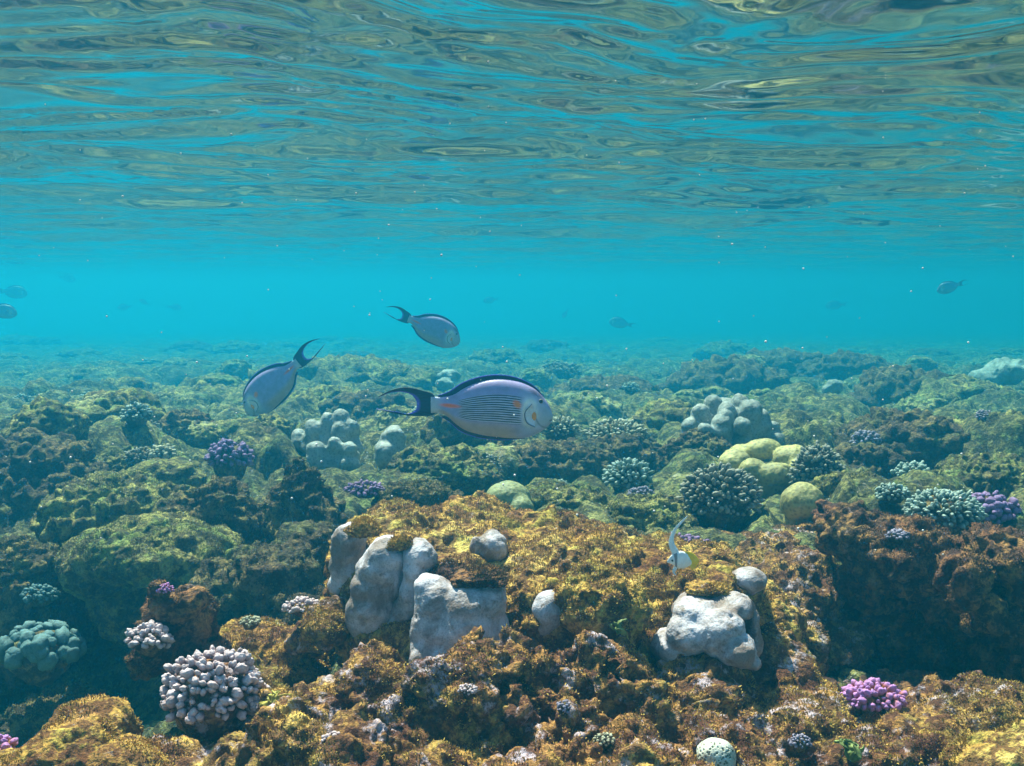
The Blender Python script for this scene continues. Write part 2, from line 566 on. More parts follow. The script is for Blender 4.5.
# ------------------------------------------------------------------ rocks
def turf_tufts(parent, V, N, count, length, mat, seed, up=0.1):
    """short filamentous algae: thin leaning blades growing out of the rock, one mesh"""
    g = np.random.default_rng(seed)
    ok = np.where(N[:, 2] > up)[0]
    dens = fbm(V[ok] * 14, 2, seed + 5)
    ok = ok[dens > -0.15]
    ids = g.choice(ok, size=min(count, len(ok)), replace=False)
    p, n = V[ids], N[ids]
    k = len(ids)
    lean = n + 0.65 * g.normal(size=(k, 3)) + np.array([0.25, 0, 0.35])
    lean /= np.linalg.norm(lean, axis=1)[:, None]
    side = np.cross(lean, g.normal(size=(k, 3)))
    side /= np.linalg.norm(side, axis=1)[:, None]
    L = (0.5 * length * (0.5 + g.random(k)))[:, None]
    w = 0.00055 + 0.0006 * g.random(k)[:, None]
    a = p - side * w - n * 0.001
    b = p + side * w - n * 0.001
    c = p + lean * L * 0.6 + side * w * 0.8
    c2 = p + lean * L * 0.6 - side * w * 0.8
    tip = p + lean * L + side * L * 0.25
    VV = np.stack([a, b, c, c2, tip], 1).reshape(-1, 3)
    base = (np.arange(k) * 5)[:, None]
    T = np.concatenate([base + np.array([[0, 1, 2]]), base + np.array([[0, 2, 3]]), base + np.array([[3, 2, 4]])])
    me = np_mesh("algae_turf", VV, T, smooth=False)
    return link("algae_turf", me, mat, parent)

def blade_mat(name, c1, c2):
    m, nt, b = new_mat(name)
    pos = nt.nodes.new("ShaderNodeNewGeometry").outputs["Position"]
    n = noise_node(nt, pos, 45, 4, 0.7)
    nt.links.new(ramp(nt, n, [(0.35, c1), (0.65, c2)]), b.inputs["Base Color"])
    b.inputs["Roughness"].default_value = 0.7
    return m
M['blade_gold'] = blade_mat("golden_filament_algae", (0.26, 0.14, 0.03), (0.62, 0.42, 0.09))
M['blade_olive'] = blade_mat("olive_filament_algae", (0.12, 0.12, 0.04), (0.34, 0.30, 0.08))
M['blade_brown'] = blade_mat("brown_filament_algae", (0.08, 0.04, 0.02), (0.26, 0.15, 0.05))

def rough_rock(name, label, parts, mat, voxel=0.004, amp=1.0, seed=0, tufts=0, tuft_len=0.006, tmat='blade_gold', cat="reef rock", group=None, smooth=4, lumps=1.0):
    V, Q = remesh_union(parts, voxel, smooth)
    N = vnormals(V, Q)
    P = V
    s = np.array([seed * 1.37, seed * 0.71, seed * 2.11])
    d = amp * 0.022 * fbm(P * 9 + s, 2, seed + 1)
    w = worley(P * 21 + s + 0.3 * N * 0, seed + 2)
    d += amp * lumps * 0.030 * (0.5 - w)
    V = V + N * d[:, None]
    N = vnormals(V, Q)
    msk = 0.35 + 1.0 * sstep(-0.35, 0.35, fbm(V * 8 + s + 4, 2, seed + 8))
    w2 = worley(V * 55 + s + 0.35 * np.stack([gn(V * 60, 91), gn(V * 60 + 7, 92), gn(V * 60 + 13, 93)], 1), seed + 3)
    d = msk * (amp * lumps * 0.013 * (0.5 - w2) + amp * 0.007 * fbm(V * 40 + s, 3, seed + 4))
    hole = gn(V * 26 + s + 5, seed + 7)
    d -= amp * 0.014 * sstep(0.38, 0.62, hole)
    V = V + N * d[:, None]
    if voxel < 0.006:
        N = vnormals(V, Q)
        V = V + N * (amp * 0.0022 * fbm(V * 170 + s, 2, seed + 6))[:, None]
    c = V.mean(0)
    c[2] = V[:, 2].min()
    me = np_mesh(name, V - c, Q)
    o = link(name, me, M[mat])
    o.location = c
    tag(o, label, cat, group)
    if tufts:
        turf_tufts(o, V - c, vnormals(V, Q), tufts, tuft_len, M[tmat], seed + 50)
    return o

def el(px, py, Y, rx, ry, rz):
    k = fy(Y) / Y
    return (at(px, py, fy(Y)), (rx * k, ry * k, rz * k))

def boulder(px, py, w, h, Y, mat, label, seed, sub=6, squash=0.9, amp=1.0, cat="reef rock", group=None, name="reef_rock", tufts=0, tmat='blade_olive', taper=0.25, bury=True):
    """a free-standing encrusted reef lump, width and height given in picture pixels at its distance"""
    c = at(px, py, Y)
    rx, rz = w * Y / F / 2, h * Y / F / 2
    ry = rx * squash
    D, T = ico(sub)
    rmean = (rx * ry * rz) ** (1 / 3)
    s = np.array([seed * 3.1, seed * 1.7, seed * 0.9])
    rr = 1 + 0.30 * fbm(D * 1.1 + s, 2, seed)
    w1 = worley(D * 2.3 + s, seed + 1)
    rr += 0.24 * (0.6 - w1) * amp
    box = 1 / np.maximum(np.abs(D).max(1), 0.58) ** 0.25
    P = D * (rr * box)[:, None] * np.array([rx, ry, rz])
    P[:, :2] *= (1.12 - taper * np.clip(P[:, 2] / rz, -0.6, 1.3))[:, None]
    N = vnormals(P, T)
    Pw = P + c
    k = min(1.0, 0.08 / rmean)
    d = 0.16 * rmean * (0.6 - worley(P / rmean * 3.6 + s, seed + 2)) * amp
    d += 0.10 * rmean * fbm(P / rmean * 4.5 + s, 3, seed + 3) * amp
    d += 0.05 * rmean * billow(P / rmean * 11 + s, 3, seed + 4) * amp
    d -= 0.14 * rmean * sstep(0.35, 0.6, gn(P / rmean * 2.6 + s, seed + 5)) * amp
    P = P + N * d[:, None]
    c2 = c.copy()
    zmin = P[:, 2].min()
    P[:, 2] -= zmin
    c2[2] += zmin
    # bury the foot in the seabed
    gz = seabed_z(c[0], c[1])
    if bury and c2[2] > gz - 0.02:
        k = (c2[2] - gz + 0.04)
        top = P[:, 2].max()
        P[:, 2] = np.where(P[:, 2] < top * 0.5, P[:, 2] - k * (1 - P[:, 2] / (top * 0.5)), P[:, 2])
        zm = P[:, 2].min()
        P[:, 2] -= zm
        c2[2] += zm
    me = np_mesh(name, P, T)
    o = link(name, me, M[mat])
    o.location = c2
    tag(o, label, cat, group)
    if tufts:
        turf_tufts(o, P, vnormals(P, T), tufts, 0.007, M[tmat], seed)
    return o

# ------------------------------------------------------------------ corals
def lobes(name, label, parts, mat, seed, voxel=0.004, cat="coral", bump=1.0, group=None, smooth=8, holes=True):
    """smooth massive coral grown from several rounded lobes"""
    V, Q = remesh_union(parts, voxel, smooth)
    N = vnormals(V, Q)
    size = np.ptp(V, axis=0).max()
    s = seed * 1.9
    d = bump * size * (0.045 * fbm(V / size * 3.2 + s, 2, seed) + 0.035 * (0.5 - worley(V / size * 4.5 + s, seed + 1)))
    d += bump * size * (0.008 * fbm(V / size * 20 + s, 2, seed + 2) + 0.0045 * gn(V / size * 48 + s, seed + 3))
    if holes:
        h = worley(V / size * 5.5 + s + 3, seed + 9)
        d -= bump * size * 0.022 * (1 - sstep(0.05, 0.16, h))
    V = V + N * d[:, None]
    c = V.mean(0)
    c[2] = V[:, 2].min()
    o = link(name, np_mesh(name, V - c, Q), M[mat])
    o.location = c
    return tag(o, label, cat, group)

def knob_coral(px, py, w, h, Y, mat, label, seed, knobs=150, ks=0.10, name="cauliflower_coral", sub=2, long=1.25, cat="coral", group=None, dome=0.25, basemat='brown'):
    """branching colony: a rounded base set all over with stubby rounded branch ends"""
    c = at(px, py, Y)
    rx, rz = w * Y / F / 2, h * Y / F / 2
    ry = rx * 0.9
    g = np.random.default_rng(seed)
    Rm = (rx + rz) / 2
    root = empty(name, (c[0], c[1], c[2] - rz))
    tag(root, label, cat, group)
    # evenly spread directions over the upper part
    n = knobs
    i = np.arange(n * 2) + 0.5
    ph = np.arccos(1 - 2 * i / (n * 2))
    th = math.pi * (1 + 5 ** 0.5) * i
    D = np.stack([np.cos(th) * np.sin(ph), np.sin(th) * np.sin(ph), np.cos(ph)], 1)
    D = D[D[:, 2] > -dome]
    D = D[g.random(len(D)) > 0.07]
    D = D + 0.08 * g.normal(size=D.shape)
    D /= np.linalg.norm(D, axis=1)[:, None]
    S, T = ico(sub)
    VV, TT, tip = [], [], []
    big = 1 + 0.16 * gn(D * 1.8 + seed, seed)
    for k, d in enumerate(D):
        r = ks * Rm * (0.60 + 0.75 * g.random() ** 1.3)
        Lr = r * long * (0.9 + 0.5 * g.random())
        a = np.cross(d, [0.3, 0.5, 0.8]); a /= np.linalg.norm(a)
        b = np.cross(d, a)
        fl = 0.8 + 0.5 * g.random()
        loc = S[:, :1] * a * r * fl + S[:, 1:2] * b * r / fl + S[:, 2:3] * d * Lr
        loc = loc * (1 + 0.30 * gn(S * 1.7 + k * 3.7, seed))[:, None]
        cen = d * (big[k] * (1 + 0.05 * g.normal())) * np.array([rx, ry, rz]) * (1 - 0.5 * ks)
        VV.append(loc + cen + np.array([0, 0, rz]))
        TT.append(T + k * len(S))
        tip.append(np.clip(0.5 + 0.65 * S[:, 2], 0, 1))
    me = np_mesh("branches", np.concatenate(VV), np.concatenate(TT), attrs={"tip": np.concatenate(tip)})
    link("branches", me, M[mat], root)
    D2, T2 = ico(4)
    P = D2 * np.array([rx, ry, rz]) * (0.84 + 0.1 * fbm(D2 * 2 + seed, 2, seed))[:, None]
    P[:, 2] += rz
    low = P[:, 2] < rz * 0.6
    gz = seabed_z(c[0], c[1]) - (c[2] - rz)
    P[low, 2] -= (rz * 0.6 - P[low, 2]) / (rz * 0.6) * max(0.0, min(0.05 if Rm > 0.03 else 0.008, -gz + 0.03))
    link("base", np_mesh("base", P, T2), M[basemat], root)
    return root

# ------------------------------------------------------------------ fish
FS_X = [290, 330, 370, 400, 440, 520, 600, 680, 740, 800, 840, 866, 878]
FS_T = [508, 511, 507, 499, 474, 440, 425, 430, 446, 480, 522, 566, 598]
FS_B = [592, 588, 607, 634, 664, 692, 704, 711, 710, 690, 664, 638, 618]
def _curve(xs, ys, x):
    # smooth interpolation through the points
    xs, ys = np.array(xs, float), np.array(ys, float)
    m = np.gradient(ys, xs)
    i = np.clip(np.searchsorted(xs, x) - 1, 0, len(xs) - 2)
    h = xs[i + 1] - xs[i]
    t = (x - xs[i]) / h
    return ((2 * t**3 - 3 * t**2 + 1) * ys[i] + (t**3 - 2 * t**2 + t) * h * m[i] + (-2 * t**3 + 3 * t**2) * ys[i + 1] + (t**3 - t**2) * h * m[i + 1])

def poly_curve(pts, n):
    pts = np.array(pts, float)
    s = np.r_[0, np.cumsum(np.linalg.norm(np.diff(pts, axis=0), axis=1))]
    q = np.linspace(0, s[-1], n)
    return np.stack([_curve(s, pts[:, 0], q), _curve(s, pts[:, 1], q)], 1)

def fin_mesh(name, inner, outer, n, m, S, CX, CY, edge=0.1, half=0.0022, dark=(0.018, 0.009, 0.035), rim=(0.14, 0.10, 0.80), yoff=0.0, bow=0.0):
    A, B = poly_curve(inner, n), poly_curve(outer, n)
    t = np.linspace(0, 1, m)[None, :, None]
    G = A[:, None, :] * (1 - t) + B[:, None, :] * t
    G = G.reshape(-1, 2)
    tt = np.tile(np.linspace(0, 1, m), n)
    th = half * (1 - 0.85 * tt)
    ray = 0.0006 * np.sin(np.repeat(np.arange(n), m) * 2.1)
    X = (G[:, 0] - CX) * S
    Z = -(G[:, 1] - CY) * S
    yb = yoff + bow * tt ** 2
    V = np.concatenate([np.stack([X, yb + th + ray, Z], 1), np.stack([X, yb - th + ray, Z], 1)])
    Fq = grid_faces(n, m)
    k = n * m
    F2 = Fq[:, ::-1] + k
    idx = np.arange(k).reshape(n, m)
    loop = np.r_[idx[:, 0], idx[-1, 1:], idx[::-1, -1][1:], idx[0, ::-1][1:]]
    side = np.stack([loop[:-1], loop[1:], loop[1:] + k, loop[:-1] + k], 1)
    e = sstep(1 - edge * 1.5, 1 - edge * 0.5, tt)[:, None]
    c = np.array(dark) * (1 - e) + np.array(rim) * e
    return np_mesh(name, V, np.concatenate([Fq, F2, side]), attrs={"hue": np.concatenate([c, c])})

def make_surgeonfish(loc, rot, label, length=0.36, fine=True, tone=1.0, group=None, cat="fish", name="surgeonfish", stripes=True):
    S = length / 838.0
    CX, CY = 560.0, 565.0
    root = empty(name, loc, rot)
    tag(root, label, cat, group)
    nu, nv = (420, 560 if length > 0.35 and not rot[2] else 260) if fine else (60, 32)
    x = 290 + (878 - 290) * (1 - (1 - np.linspace(0, 1, nu)) ** 1.5)
    T, B = _curve(FS_X, FS_T, x), _curve(FS_X, FS_B, x)
    mid, hh = (T + B) / 2, (B - T) / 2
    hh = hh * np.clip(((878.5 - x) / 5), 0.02, 1) ** 0.5
    th = _curve([290, 340, 420, 560, 700, 800, 850, 878], [13, 17, 32, 56, 66, 58, 40, 14], x) * np.clip(((878.5 - x) / 10), 0.02, 1) ** 0.5
    a = np.linspace(0, 2 * np.pi, nv, endpoint=False)
    ca, sa = np.cos(a), np.sin(a)
    yy = np.sign(ca) * np.abs(ca) ** 0.92
    Xc = np.repeat(x, nv)
    Yc = (mid[:, None] + hh[:, None] * sa[None, :]).ravel()      # picture-like row, grows downward
    Tc = (th[:, None] * yy[None, :]).ravel()
    V = np.stack([(Xc - CX) * S, Tc * S, -(Yc - CY) * S], 1)
    v = np.tile(sa, nu)
    # colours of the skin
    def mixv(c, col, w):
        return c * (1 - w[:, None]) + np.array(col) * w[:, None]
    c = np.tile(np.array([0.28, 0.27, 0.54]), (len(V), 1))
    c = mixv(c, (0.26, 0.20, 0.32), sstep(-0.5, -0.95, v) * 0.6)
    c = mixv(c, (0.38, 0.26, 0.22), sstep(0.30, 0.75, v) * (1 - sstep(640, 760, Xc)) * 0.9)
    c = mixv(c, (0.42, 0.46, 0.58), (1 - sstep(300, 360, Xc)))
    c = mixv(c, (0.36, 0.42, 0.56), sstep(690, 760, Xc) * sstep(1.0, 0.4, np.abs(v)))
    if stripes:
        band = sstep(400, 450, Xc) * (1 - sstep(712, 732, Xc)) * sstep(-0.56, -0.46, v) * (1 - sstep(0.40, 0.50, v))
        lines = sstep(-0.35, 0.15, np.cos(2 * np.pi * (v * 12.5 + 0.35 * ((Xc - 560) / 200) ** 2)))
        c = mixv(c, (0.008, 0.007, 0.03), band * lines)
        c = mixv(c, (0.50, 0.50, 0.66), band * (1 - lines) * 0.8)
    # white-blue cheek behind the gill, curved gill line
    patch = np.exp(-(((Xc - 765) / 38) ** 2 + ((Yc - 575) / 62) ** 2) ** 2)
    c = mixv(c, (0.88, 0.90, 0.98), patch)
    gl = np.abs(np.hypot((Xc - 850) / 1.0, (Yc - 585) / 1.25) - 58)
    gmask = np.exp(-(gl / 4.0) ** 2) * (Xc < 850)
    c = mixv(c, (0.08, 0.09, 0.19), gmask * 0.6 * sstep(540, 600, Yc))
    c = mixv(c, (1.0, 0.20, 0.01), np.exp(-(((Xc - 705) / 19) ** 2 + ((Yc - 540 - 0.35 * (Xc - 705)) / 17) ** 2) ** 2))
    c = mixv(c, (1.0, 0.13, 0.01), np.exp(-(((Xc - 384) / 46) ** 2 + ((Yc - 551 - 0.08 * (Xc - 384)) / 10) ** 2) ** 2))
    c = mixv(c, (0.10, 0.10, 0.16), np.exp(-(((Xc - 868) / 9) ** 2 + ((Yc - 622) / 5) ** 2) ** 2) * 0.8)
    c = mixv(c, (0.07, 0.06, 0.11), np.exp(-(((Xc - 800) / 38) ** 2 + ((Yc - 493 - 0.55 * (Xc - 800)) / 12) ** 2) ** 2) * 0.8)
    c = np.clip(c * tone * 1.3, 0, 0.9)
    link("body", np_mesh("body", V, grid_faces(nu, nv, True)[:, ::-1], attrs={"hue": c}), M['fish'], root)
    n, m = (90, 14) if fine else (24, 6)
    # dorsal fin: runs along the back
    inn = [(332, 520), (400, 512), (440, 488), (520, 454), (600, 438), (680, 442), (740, 458), (800, 490), (832, 522)]
    out = [(322, 504), (375, 484), (432, 446), (510, 416), (590, 403), (670, 408), (740, 430), (800, 468), (832, 508)]
    link("dorsal_fin", fin_mesh("dorsal_fin", inn, out, n, m, S, CX, CY, 0.12), M['fish'], root)
    inn = [(352, 600), (400, 625), (440, 652), (520, 682), (600, 694), (680, 700), (742, 704)]
    out = [(338, 608), (378, 634), (420, 672), (500, 706), (580, 719), (660, 720), (742, 714)]
    link("anal_fin", fin_mesh("anal_fin", inn, out, n, m, S, CX, CY, 0.12), M['fish'], root)
    out = [(38, 512), (100, 490), (160, 488), (200, 504), (222, 540), (216, 572), (188, 590), (120, 582), (28, 568)]
    inn = [(36, 510), (100, 478), (180, 465), (240, 478), (304, 502), (306, 594), (240, 604), (150, 597), (26, 569)]
    link("tail_fin", fin_mesh("tail_fin", inn, out, n, m, S, CX, CY, 0.16), M['fish'], root)
    for sgn in (-1, 1):
        inn = [(785, 560), (790, 575), (792, 590), (788, 605)]
        out = [(775, 535), (738, 585), (750, 628), (790, 650)]
        pf = link("pectoral_fin", fin_mesh("pectoral_fin", inn, out, 30 if fine else 8, m, S, CX, CY, 0.10, half=0.0014,
                  dark=(0.74, 0.78, 0.92), rim=(0.03, 0.03, 0.14), yoff=sgn * 62 * S, bow=sgn * 14 * S), M['fish'], root)
        if fine:
            D, TT = ico(3)
            P = D * np.array([11, 5, 20]) * S + np.array([(786 - CX) * S, sgn * 66 * S, -(597 - CY) * S])
            link("fin_base_spot", np_mesh("fin_base_spot", P, TT, attrs={"hue": np.tile([1.0, 0.36, 0.01], (len(P), 1))}), M['fish'], root)
        D, TT = ico(3 if fine else 2)
        P = D * np.array([11, 6, 11]) * S
        w = sstep(7.5, 8.5, np.hypot(D[:, 0] * 11, D[:, 2] * 11))
        hc = (1 - w)[:, None] * np.array([0.005, 0.005, 0.008]) + w[:, None] * np.array([0.22, 0.20, 0.16])
        P = P + np.array([(818 - CX) * S, sgn * 43 * S, -(528 - CY) * S])
        link("eye", np_mesh("eye", P, TT, attrs={"hue": hc}), M['fish'], root)
    return root

def copy_tree(src):
    r = src.copy()
    COL.objects.link(r)
    for ch in src.children:
        c = ch.copy()
        COL.objects.link(c)
        c.parent = r
    return r

# ================================================================== BUILD
build_water()
build_haze()
build_seabed()

# --- foreground outcrop -------------------------------------------------------
rough_rock("coral_ledge", "broad golden algae-topped ledge in the front centre carrying the pale lobed corals", [
    el(400, 565, 1.80, .12, .20, .085), el(470, 565, 1.85, .14, .24, .095), el(560, 580, 1.80, .16, .26, .10),
    el(650, 598, 1.75, .13, .22, .095), el(700, 612, 1.66, .10, .15, .09), el(745, 625, 1.75, .08, .14, .08),
    el(440, 640, 1.64, .15, .14, .10), el(560, 655, 1.64, .17, .16, .12), el(660, 665, 1.62, .14, .14, .10),
    el(600, 612, 1.50, .062, .07, .062), el(538, 625, 1.55, .06, .08, .07), el(500, 562, 1.72, .05, .05, .04),
    el(430, 545, 1.95, .08, .08, .05), el(620, 560, 1.95, .1, .1, .04)],
    'gold', voxel=0.0034, seed=3, tufts=36000, tuft_len=0.006, amp=0.8)
rough_rock("rubble_mound", "crumbly encrusted rubble mound below the widest pale coral, at the bottom centre", [
    el(450, 705, 1.36, .062, .08, .065), el(510, 700, 1.36, .07, .09, .07), el(575, 705, 1.37, .065, .08, .062), el(618, 690, 1.40, .04, .06, .05),
    el(470, 780, 1.30, .10, .12, .07), el(570, 780, 1.28, .10, .12, .07), el(420, 745, 1.33, .06, .08, .06), el(640, 745, 1.35, .07, .09, .06)],
    'rubble', voxel=0.003, amp=1.25, seed=11, tufts=16000, tuft_len=0.005, lumps=1.3)
rough_rock("sloping_ridge", "brown ridge sloping down right from under the folded pale coral to the bottom edge", [
    el(700, 690, 1.50, .09, .13, .06), el(765, 680, 1.60, .07, .12, .08), el(790, 740, 1.42, .09, .12, .06), el(730, 770, 1.32, .10, .12, .06),
    el(850, 775, 1.32, .08, .10, .045), el(820, 720, 1.50, .05, .10, .05)],
    'rubble', voxel=0.0034, seed=17, tufts=16000, tuft_len=0.006, lumps=0.8)
rough_rock("reef_rock", "rounded mossy mound tucked left of the widest pale coral's foot", [
    el(375, 690, 1.42, .052, .06, .045), el(385, 725, 1.42, .06, .07, .05), el(335, 712, 1.42, .05, .06, .04)],
    'rubble', voxel=0.003, amp=0.8, seed=23, tufts=7000, tuft_len=0.005)
rough_rock("reef_rock", "knobby golden rubble at the bottom left beside the cauliflower coral", [
    el(300, 745, 1.28, .07, .08, .05), el(345, 770, 1.22, .07, .09, .05), el(250, 785, 1.22, .08, .10, .045), el(275, 720, 1.38, .04, .05, .035), el(180, 775, 1.28, .06, .08, .03)],
    'rubble', voxel=0.003, amp=1.1, seed=29, tufts=12000, tuft_len=0.006)
rough_rock("reef_rock", "flat yellow-topped shelf between the dark stump and the pale lobed corals", [
    el(245, 648, 1.75, .07, .10, .045), el(210, 665, 1.68, .05, .08, .04), el(285, 665, 1.7, .07, .09, .05), el(240, 690, 1.6, .08, .09, .05)],
    'gold', voxel=0.0036, amp=0.9, seed=31, tufts=9000, tuft_len=0.006)
rough_rock("reef_rock", "overhanging brown lump just left of the tall pale lobes", [
    el(325, 625, 1.58, .036, .05, .034), el(335, 612, 1.62, .03, .04, .03), el(315, 640, 1.66, .04, .05, .02)],
    'rubble', voxel=0.0028, amp=0.6, seed=37, tufts=4000, tuft_len=0.005)
rough_rock("rock_stump", "dark stump of rock rising over the blue gully, left of the cauliflower coral", [
    el(180, 605, 1.62, .043, .045, .030), el(195, 620, 1.64, .030, .045, .05), el(165, 645, 1.62, .04, .04, .045), el(145, 665, 1.60, .028, .035, .03), el(200, 655, 1.66, .04, .05, .05), el(160, 588, 1.6, .012, .014, .012)],
    'maroon', voxel=0.003, amp=0.8, seed=41, tufts=7000, tuft_len=0.005, tmat='blade_brown')
rough_rock("reef_rock", "smooth yellow-green mound in the bottom left corner", [
    el(85, 748, 1.28, .055, .07, .048), el(60, 770, 1.22, .06, .07, .05), el(118, 785, 1.22, .06, .08, .045), el(20, 780, 1.2, .06, .08, .035)],
    'gold', voxel=0.003, amp=0.7, seed=43, tufts=12000, tuft_len=0.005, lumps=0.7)
rough_rock("large_boulder", "large dark red-brown boulder with a shadowed hollow below it, right foreground", [
    el(890, 550, 1.95, .09, .12, .060), el(920, 572, 1.95, .07, .14, .07), el(850, 530, 1.98, .05, .08, .04), el(900, 610, 2.05, .13, .12, .10),
    el(980, 590, 1.9, .09, .12, .10), el(960, 650, 2.0, .14, .12, .10), el(870, 580, 2.0, .06, .08, .09)],
    'maroon', voxel=0.0042, seed=47, tufts=14000, tuft_len=0.007, tmat='blade_brown', amp=1.1)
rough_rock("reef_rock", "rounded brown rock at the right edge beside the large dark boulder", [
    el(1000, 560, 1.82, .07, .09, .05), el(1030, 580, 1.8, .07, .1, .07), el(965, 575, 1.75, .035, .05, .045), el(1020, 640, 1.8, .08, .1, .1), el(975, 610, 1.78, .03, .05, .05)],
    'maroon', voxel=0.004, seed=53, tufts=8000, tuft_len=0.007, tmat='blade_brown')
rough_rock("reef_rock", "low knobby yellow-green ridge at the bottom right", [
    el(900, 728, 1.5, .07, .09, .035), el(960, 720, 1.5, .08, .10, .042), el(1015, 715, 1.5, .07, .1, .045), el(930, 760, 1.4, .09, .1, .04)],
    'rubble', voxel=0.0034, amp=0.9, seed=59, tufts=12000, tuft_len=0.006)
rough_rock("reef_rock", "smooth golden lump in the bottom right corner", [
    el(985, 768, 1.3, .05, .06, .04), el(1030, 765, 1.3, .05, .06, .045)],
    'gold', voxel=0.003, amp=0.5, seed=61, tufts=6000, tuft_len=0.006)
rough_rock("reef_rock", "rusty rubble slope between the yellow-finned bannerfish and the large dark boulder", [
    el(790, 590, 2.05, .10, .14, .07), el(830, 640, 2.0, .08, .12, .07), el(760, 560, 2.2, .10, .12, .05), el(800, 552, 2.3, .08, .1, .05), el(790, 640, 1.85, .06, .1, .08)],
    'rubble', voxel=0.0045, seed=67, tufts=8000, tuft_len=0.006, tmat='blade_brown')

rough_rock("large_boulder", "big rounded mossy boulder with a broad yellow top overhanging the blue gully, left", [
    el(150, 550, 2.35, .15, .17, .070), el(205, 562, 2.35, .085, .13, .075), el(100, 562, 2.38, .085, .13, .07), el(150, 600, 2.45, .13, .13, .10), el(170, 660, 2.5, .11, .11, .12), el(80, 610, 2.5, .06, .1, .08)],
    'olive', voxel=0.005, seed=77, tufts=12000, tuft_len=0.007, tmat='blade_olive', amp=0.8, lumps=0.7)
rough_rock("reef_rock", "dark rock wall dropping into the blue gully between the big mossy boulder and the ledge", [
    el(275, 575, 2.15, .09, .12, .07), el(310, 560, 2.25, .07, .12, .08), el(235, 590, 2.2, .08, .1, .05), el(290, 610, 2.1, .08, .1, .05)],
    'brown', voxel=0.0055, seed=71, tufts=5000, tuft_len=0.007, tmat='blade_olive')
rough_rock("reef_rock", "low encrusted rubble along the bottom edge, left of the pitted coral dome", [
    el(430, 800, 1.2, .1, .1, .05), el(520, 810, 1.15, .1, .1, .05), el(640, 790, 1.2, .09, .1, .05), el(350, 800, 1.2, .08, .1, .04), el(700, 800, 1.22, .08, .08, .035), el(180, 800, 1.25, .07, .08, .03)],
    'rubble', voxel=0.0032, amp=1.1, seed=73, tufts=9000, tuft_len=0.006)
rough_rock("reef_rock", "shadowed rock floor of the hollow behind the bright purple-pink coral", [
    el(860, 720, 1.75, .12, .14, .04), el(800, 700, 1.7, .06, .12, .04), el(930, 710, 1.8, .12, .14, .05)],
    'maroon', voxel=0.0045, seed=79)

# algae-grown lumps standing on the ledge
for k, (px, py, w, h, Y, mt, lab) in enumerate([
    (430, 524, 36, 28, 1.95, 'maroon', "small dark round lump on the ledge behind the pale lobes"),
    (566, 527, 56, 30, 1.98, 'maroon', "reddish brown bushy lump on the back edge of the ledge"),
    (448, 578, 54, 26, 1.56, 'maroon', "rusty crust growing on top of the widest pale coral"),
    (615, 540, 46, 24, 1.95, 'brown', "low brown lump on the ledge left of the bannerfish"),
    (705, 562, 60, 36, 1.72, 'gold', "golden hummock on the ledge just above the folded pale coral"),
    (364, 528, 26, 16, 1.63, 'gold', "little golden tuft between the two leftmost pale lobes"),
    (402, 542, 22, 14, 1.56, 'gold', "little golden tuft behind the slender pale lobe"),
    (478, 576, 46, 14, 1.50, 'maroon', "thin rusty crust on the right shoulder of the widest pale block"),
    (708, 588, 38, 12, 1.52, 'gold', "thin golden crust on top of the folded pale coral"),
    (395, 512, 44, 22, 2.05, 'gold', "golden low lump at the back left of the ledge"),
    (500, 545, 40, 22, 1.80, 'gold', "small golden lump in the middle of the ledge top")]):
    boulder(px, py, w, h, Y, mt, lab, 300 + k * 7, sub=5, amp=1.0, bury=False, name="algae_lump", cat="algae-covered lump", tufts=2500, tmat='blade_brown' if mt != 'gold' else 'blade_gold')

# --- pale lobed corals of the ledge -------------------------------------------
lobes("lobe_coral", "leftmost short pale lobe of coral on the ledge's left end", [
    el(350, 538, 1.66, .026, .035, .026), el(348, 552, 1.66, .027, .03, .03), el(345, 566, 1.66, .025, .03, .03), el(343, 582, 1.67, .022, .03, .025)], 'pale', 5, 0.0028, smooth=14)
lobes("lobe_coral", "tall pale lobe of coral, second from the left on the ledge", [
    el(386, 556, 1.58, .036, .04, .030), el(380, 570, 1.58, .037, .04, .034), el(376, 586, 1.58, .038, .04, .035), el(373, 604, 1.58, .037, .04, .035), el(370, 620, 1.58, .034, .038, .032), el(392, 546, 1.59, .024, .03, .018)], 'pale', 9, 0.0028, smooth=14)
lobes("lobe_coral", "slender pale lobe of coral between the tall lobe and the widest pale block", [
    el(422, 556, 1.56, .024, .03, .024), el(417, 572, 1.56, .023, .03, .03), el(411, 590, 1.56, .020, .03, .035), el(405, 608, 1.57, .019, .03, .03), el(398, 625, 1.57, .022, .03, .024)], 'pale', 13, 0.0026, smooth=14)
lobes("lobe_coral", "widest pale block of coral with a flat front, in the middle of the ledge", [
    el(436, 602, 1.50, .034, .045, .040), el(466, 606, 1.49, .048, .045, .034), el(490, 600, 1.50, .028, .042, .030), el(476, 594, 1.50, .034, .04, .020), el(434, 630, 1.49, .034, .04, .045), el(466, 632, 1.48, .05, .045, .040), el(490, 632, 1.50, .028, .04, .035),
    el(428, 585, 1.50, .020, .03, .016), el(424, 655, 1.48, .022, .04, .035), el(455, 655, 1.48, .05, .045, .035)], 'pale', 15, 0.0028, bump=0.8, smooth=14)
lobes("lobe_coral", "small pale knob of coral set back on the ledge above the widest pale block", [
    el(492, 548, 1.70, .026, .03, .028), el(476, 548, 1.69, .012, .015, .020), el(496, 562, 1.71, .024, .03, .026)], 'pale', 19, 0.0026)
lobes("lobe_coral", "small grey-violet knob of coral on the ledge face right of the widest pale block", [
    el(550, 610, 1.50, .026, .026, .028), el(545, 622, 1.505, .022, .022, .022)], 'pale', 21, 0.0026, bump=0.6)
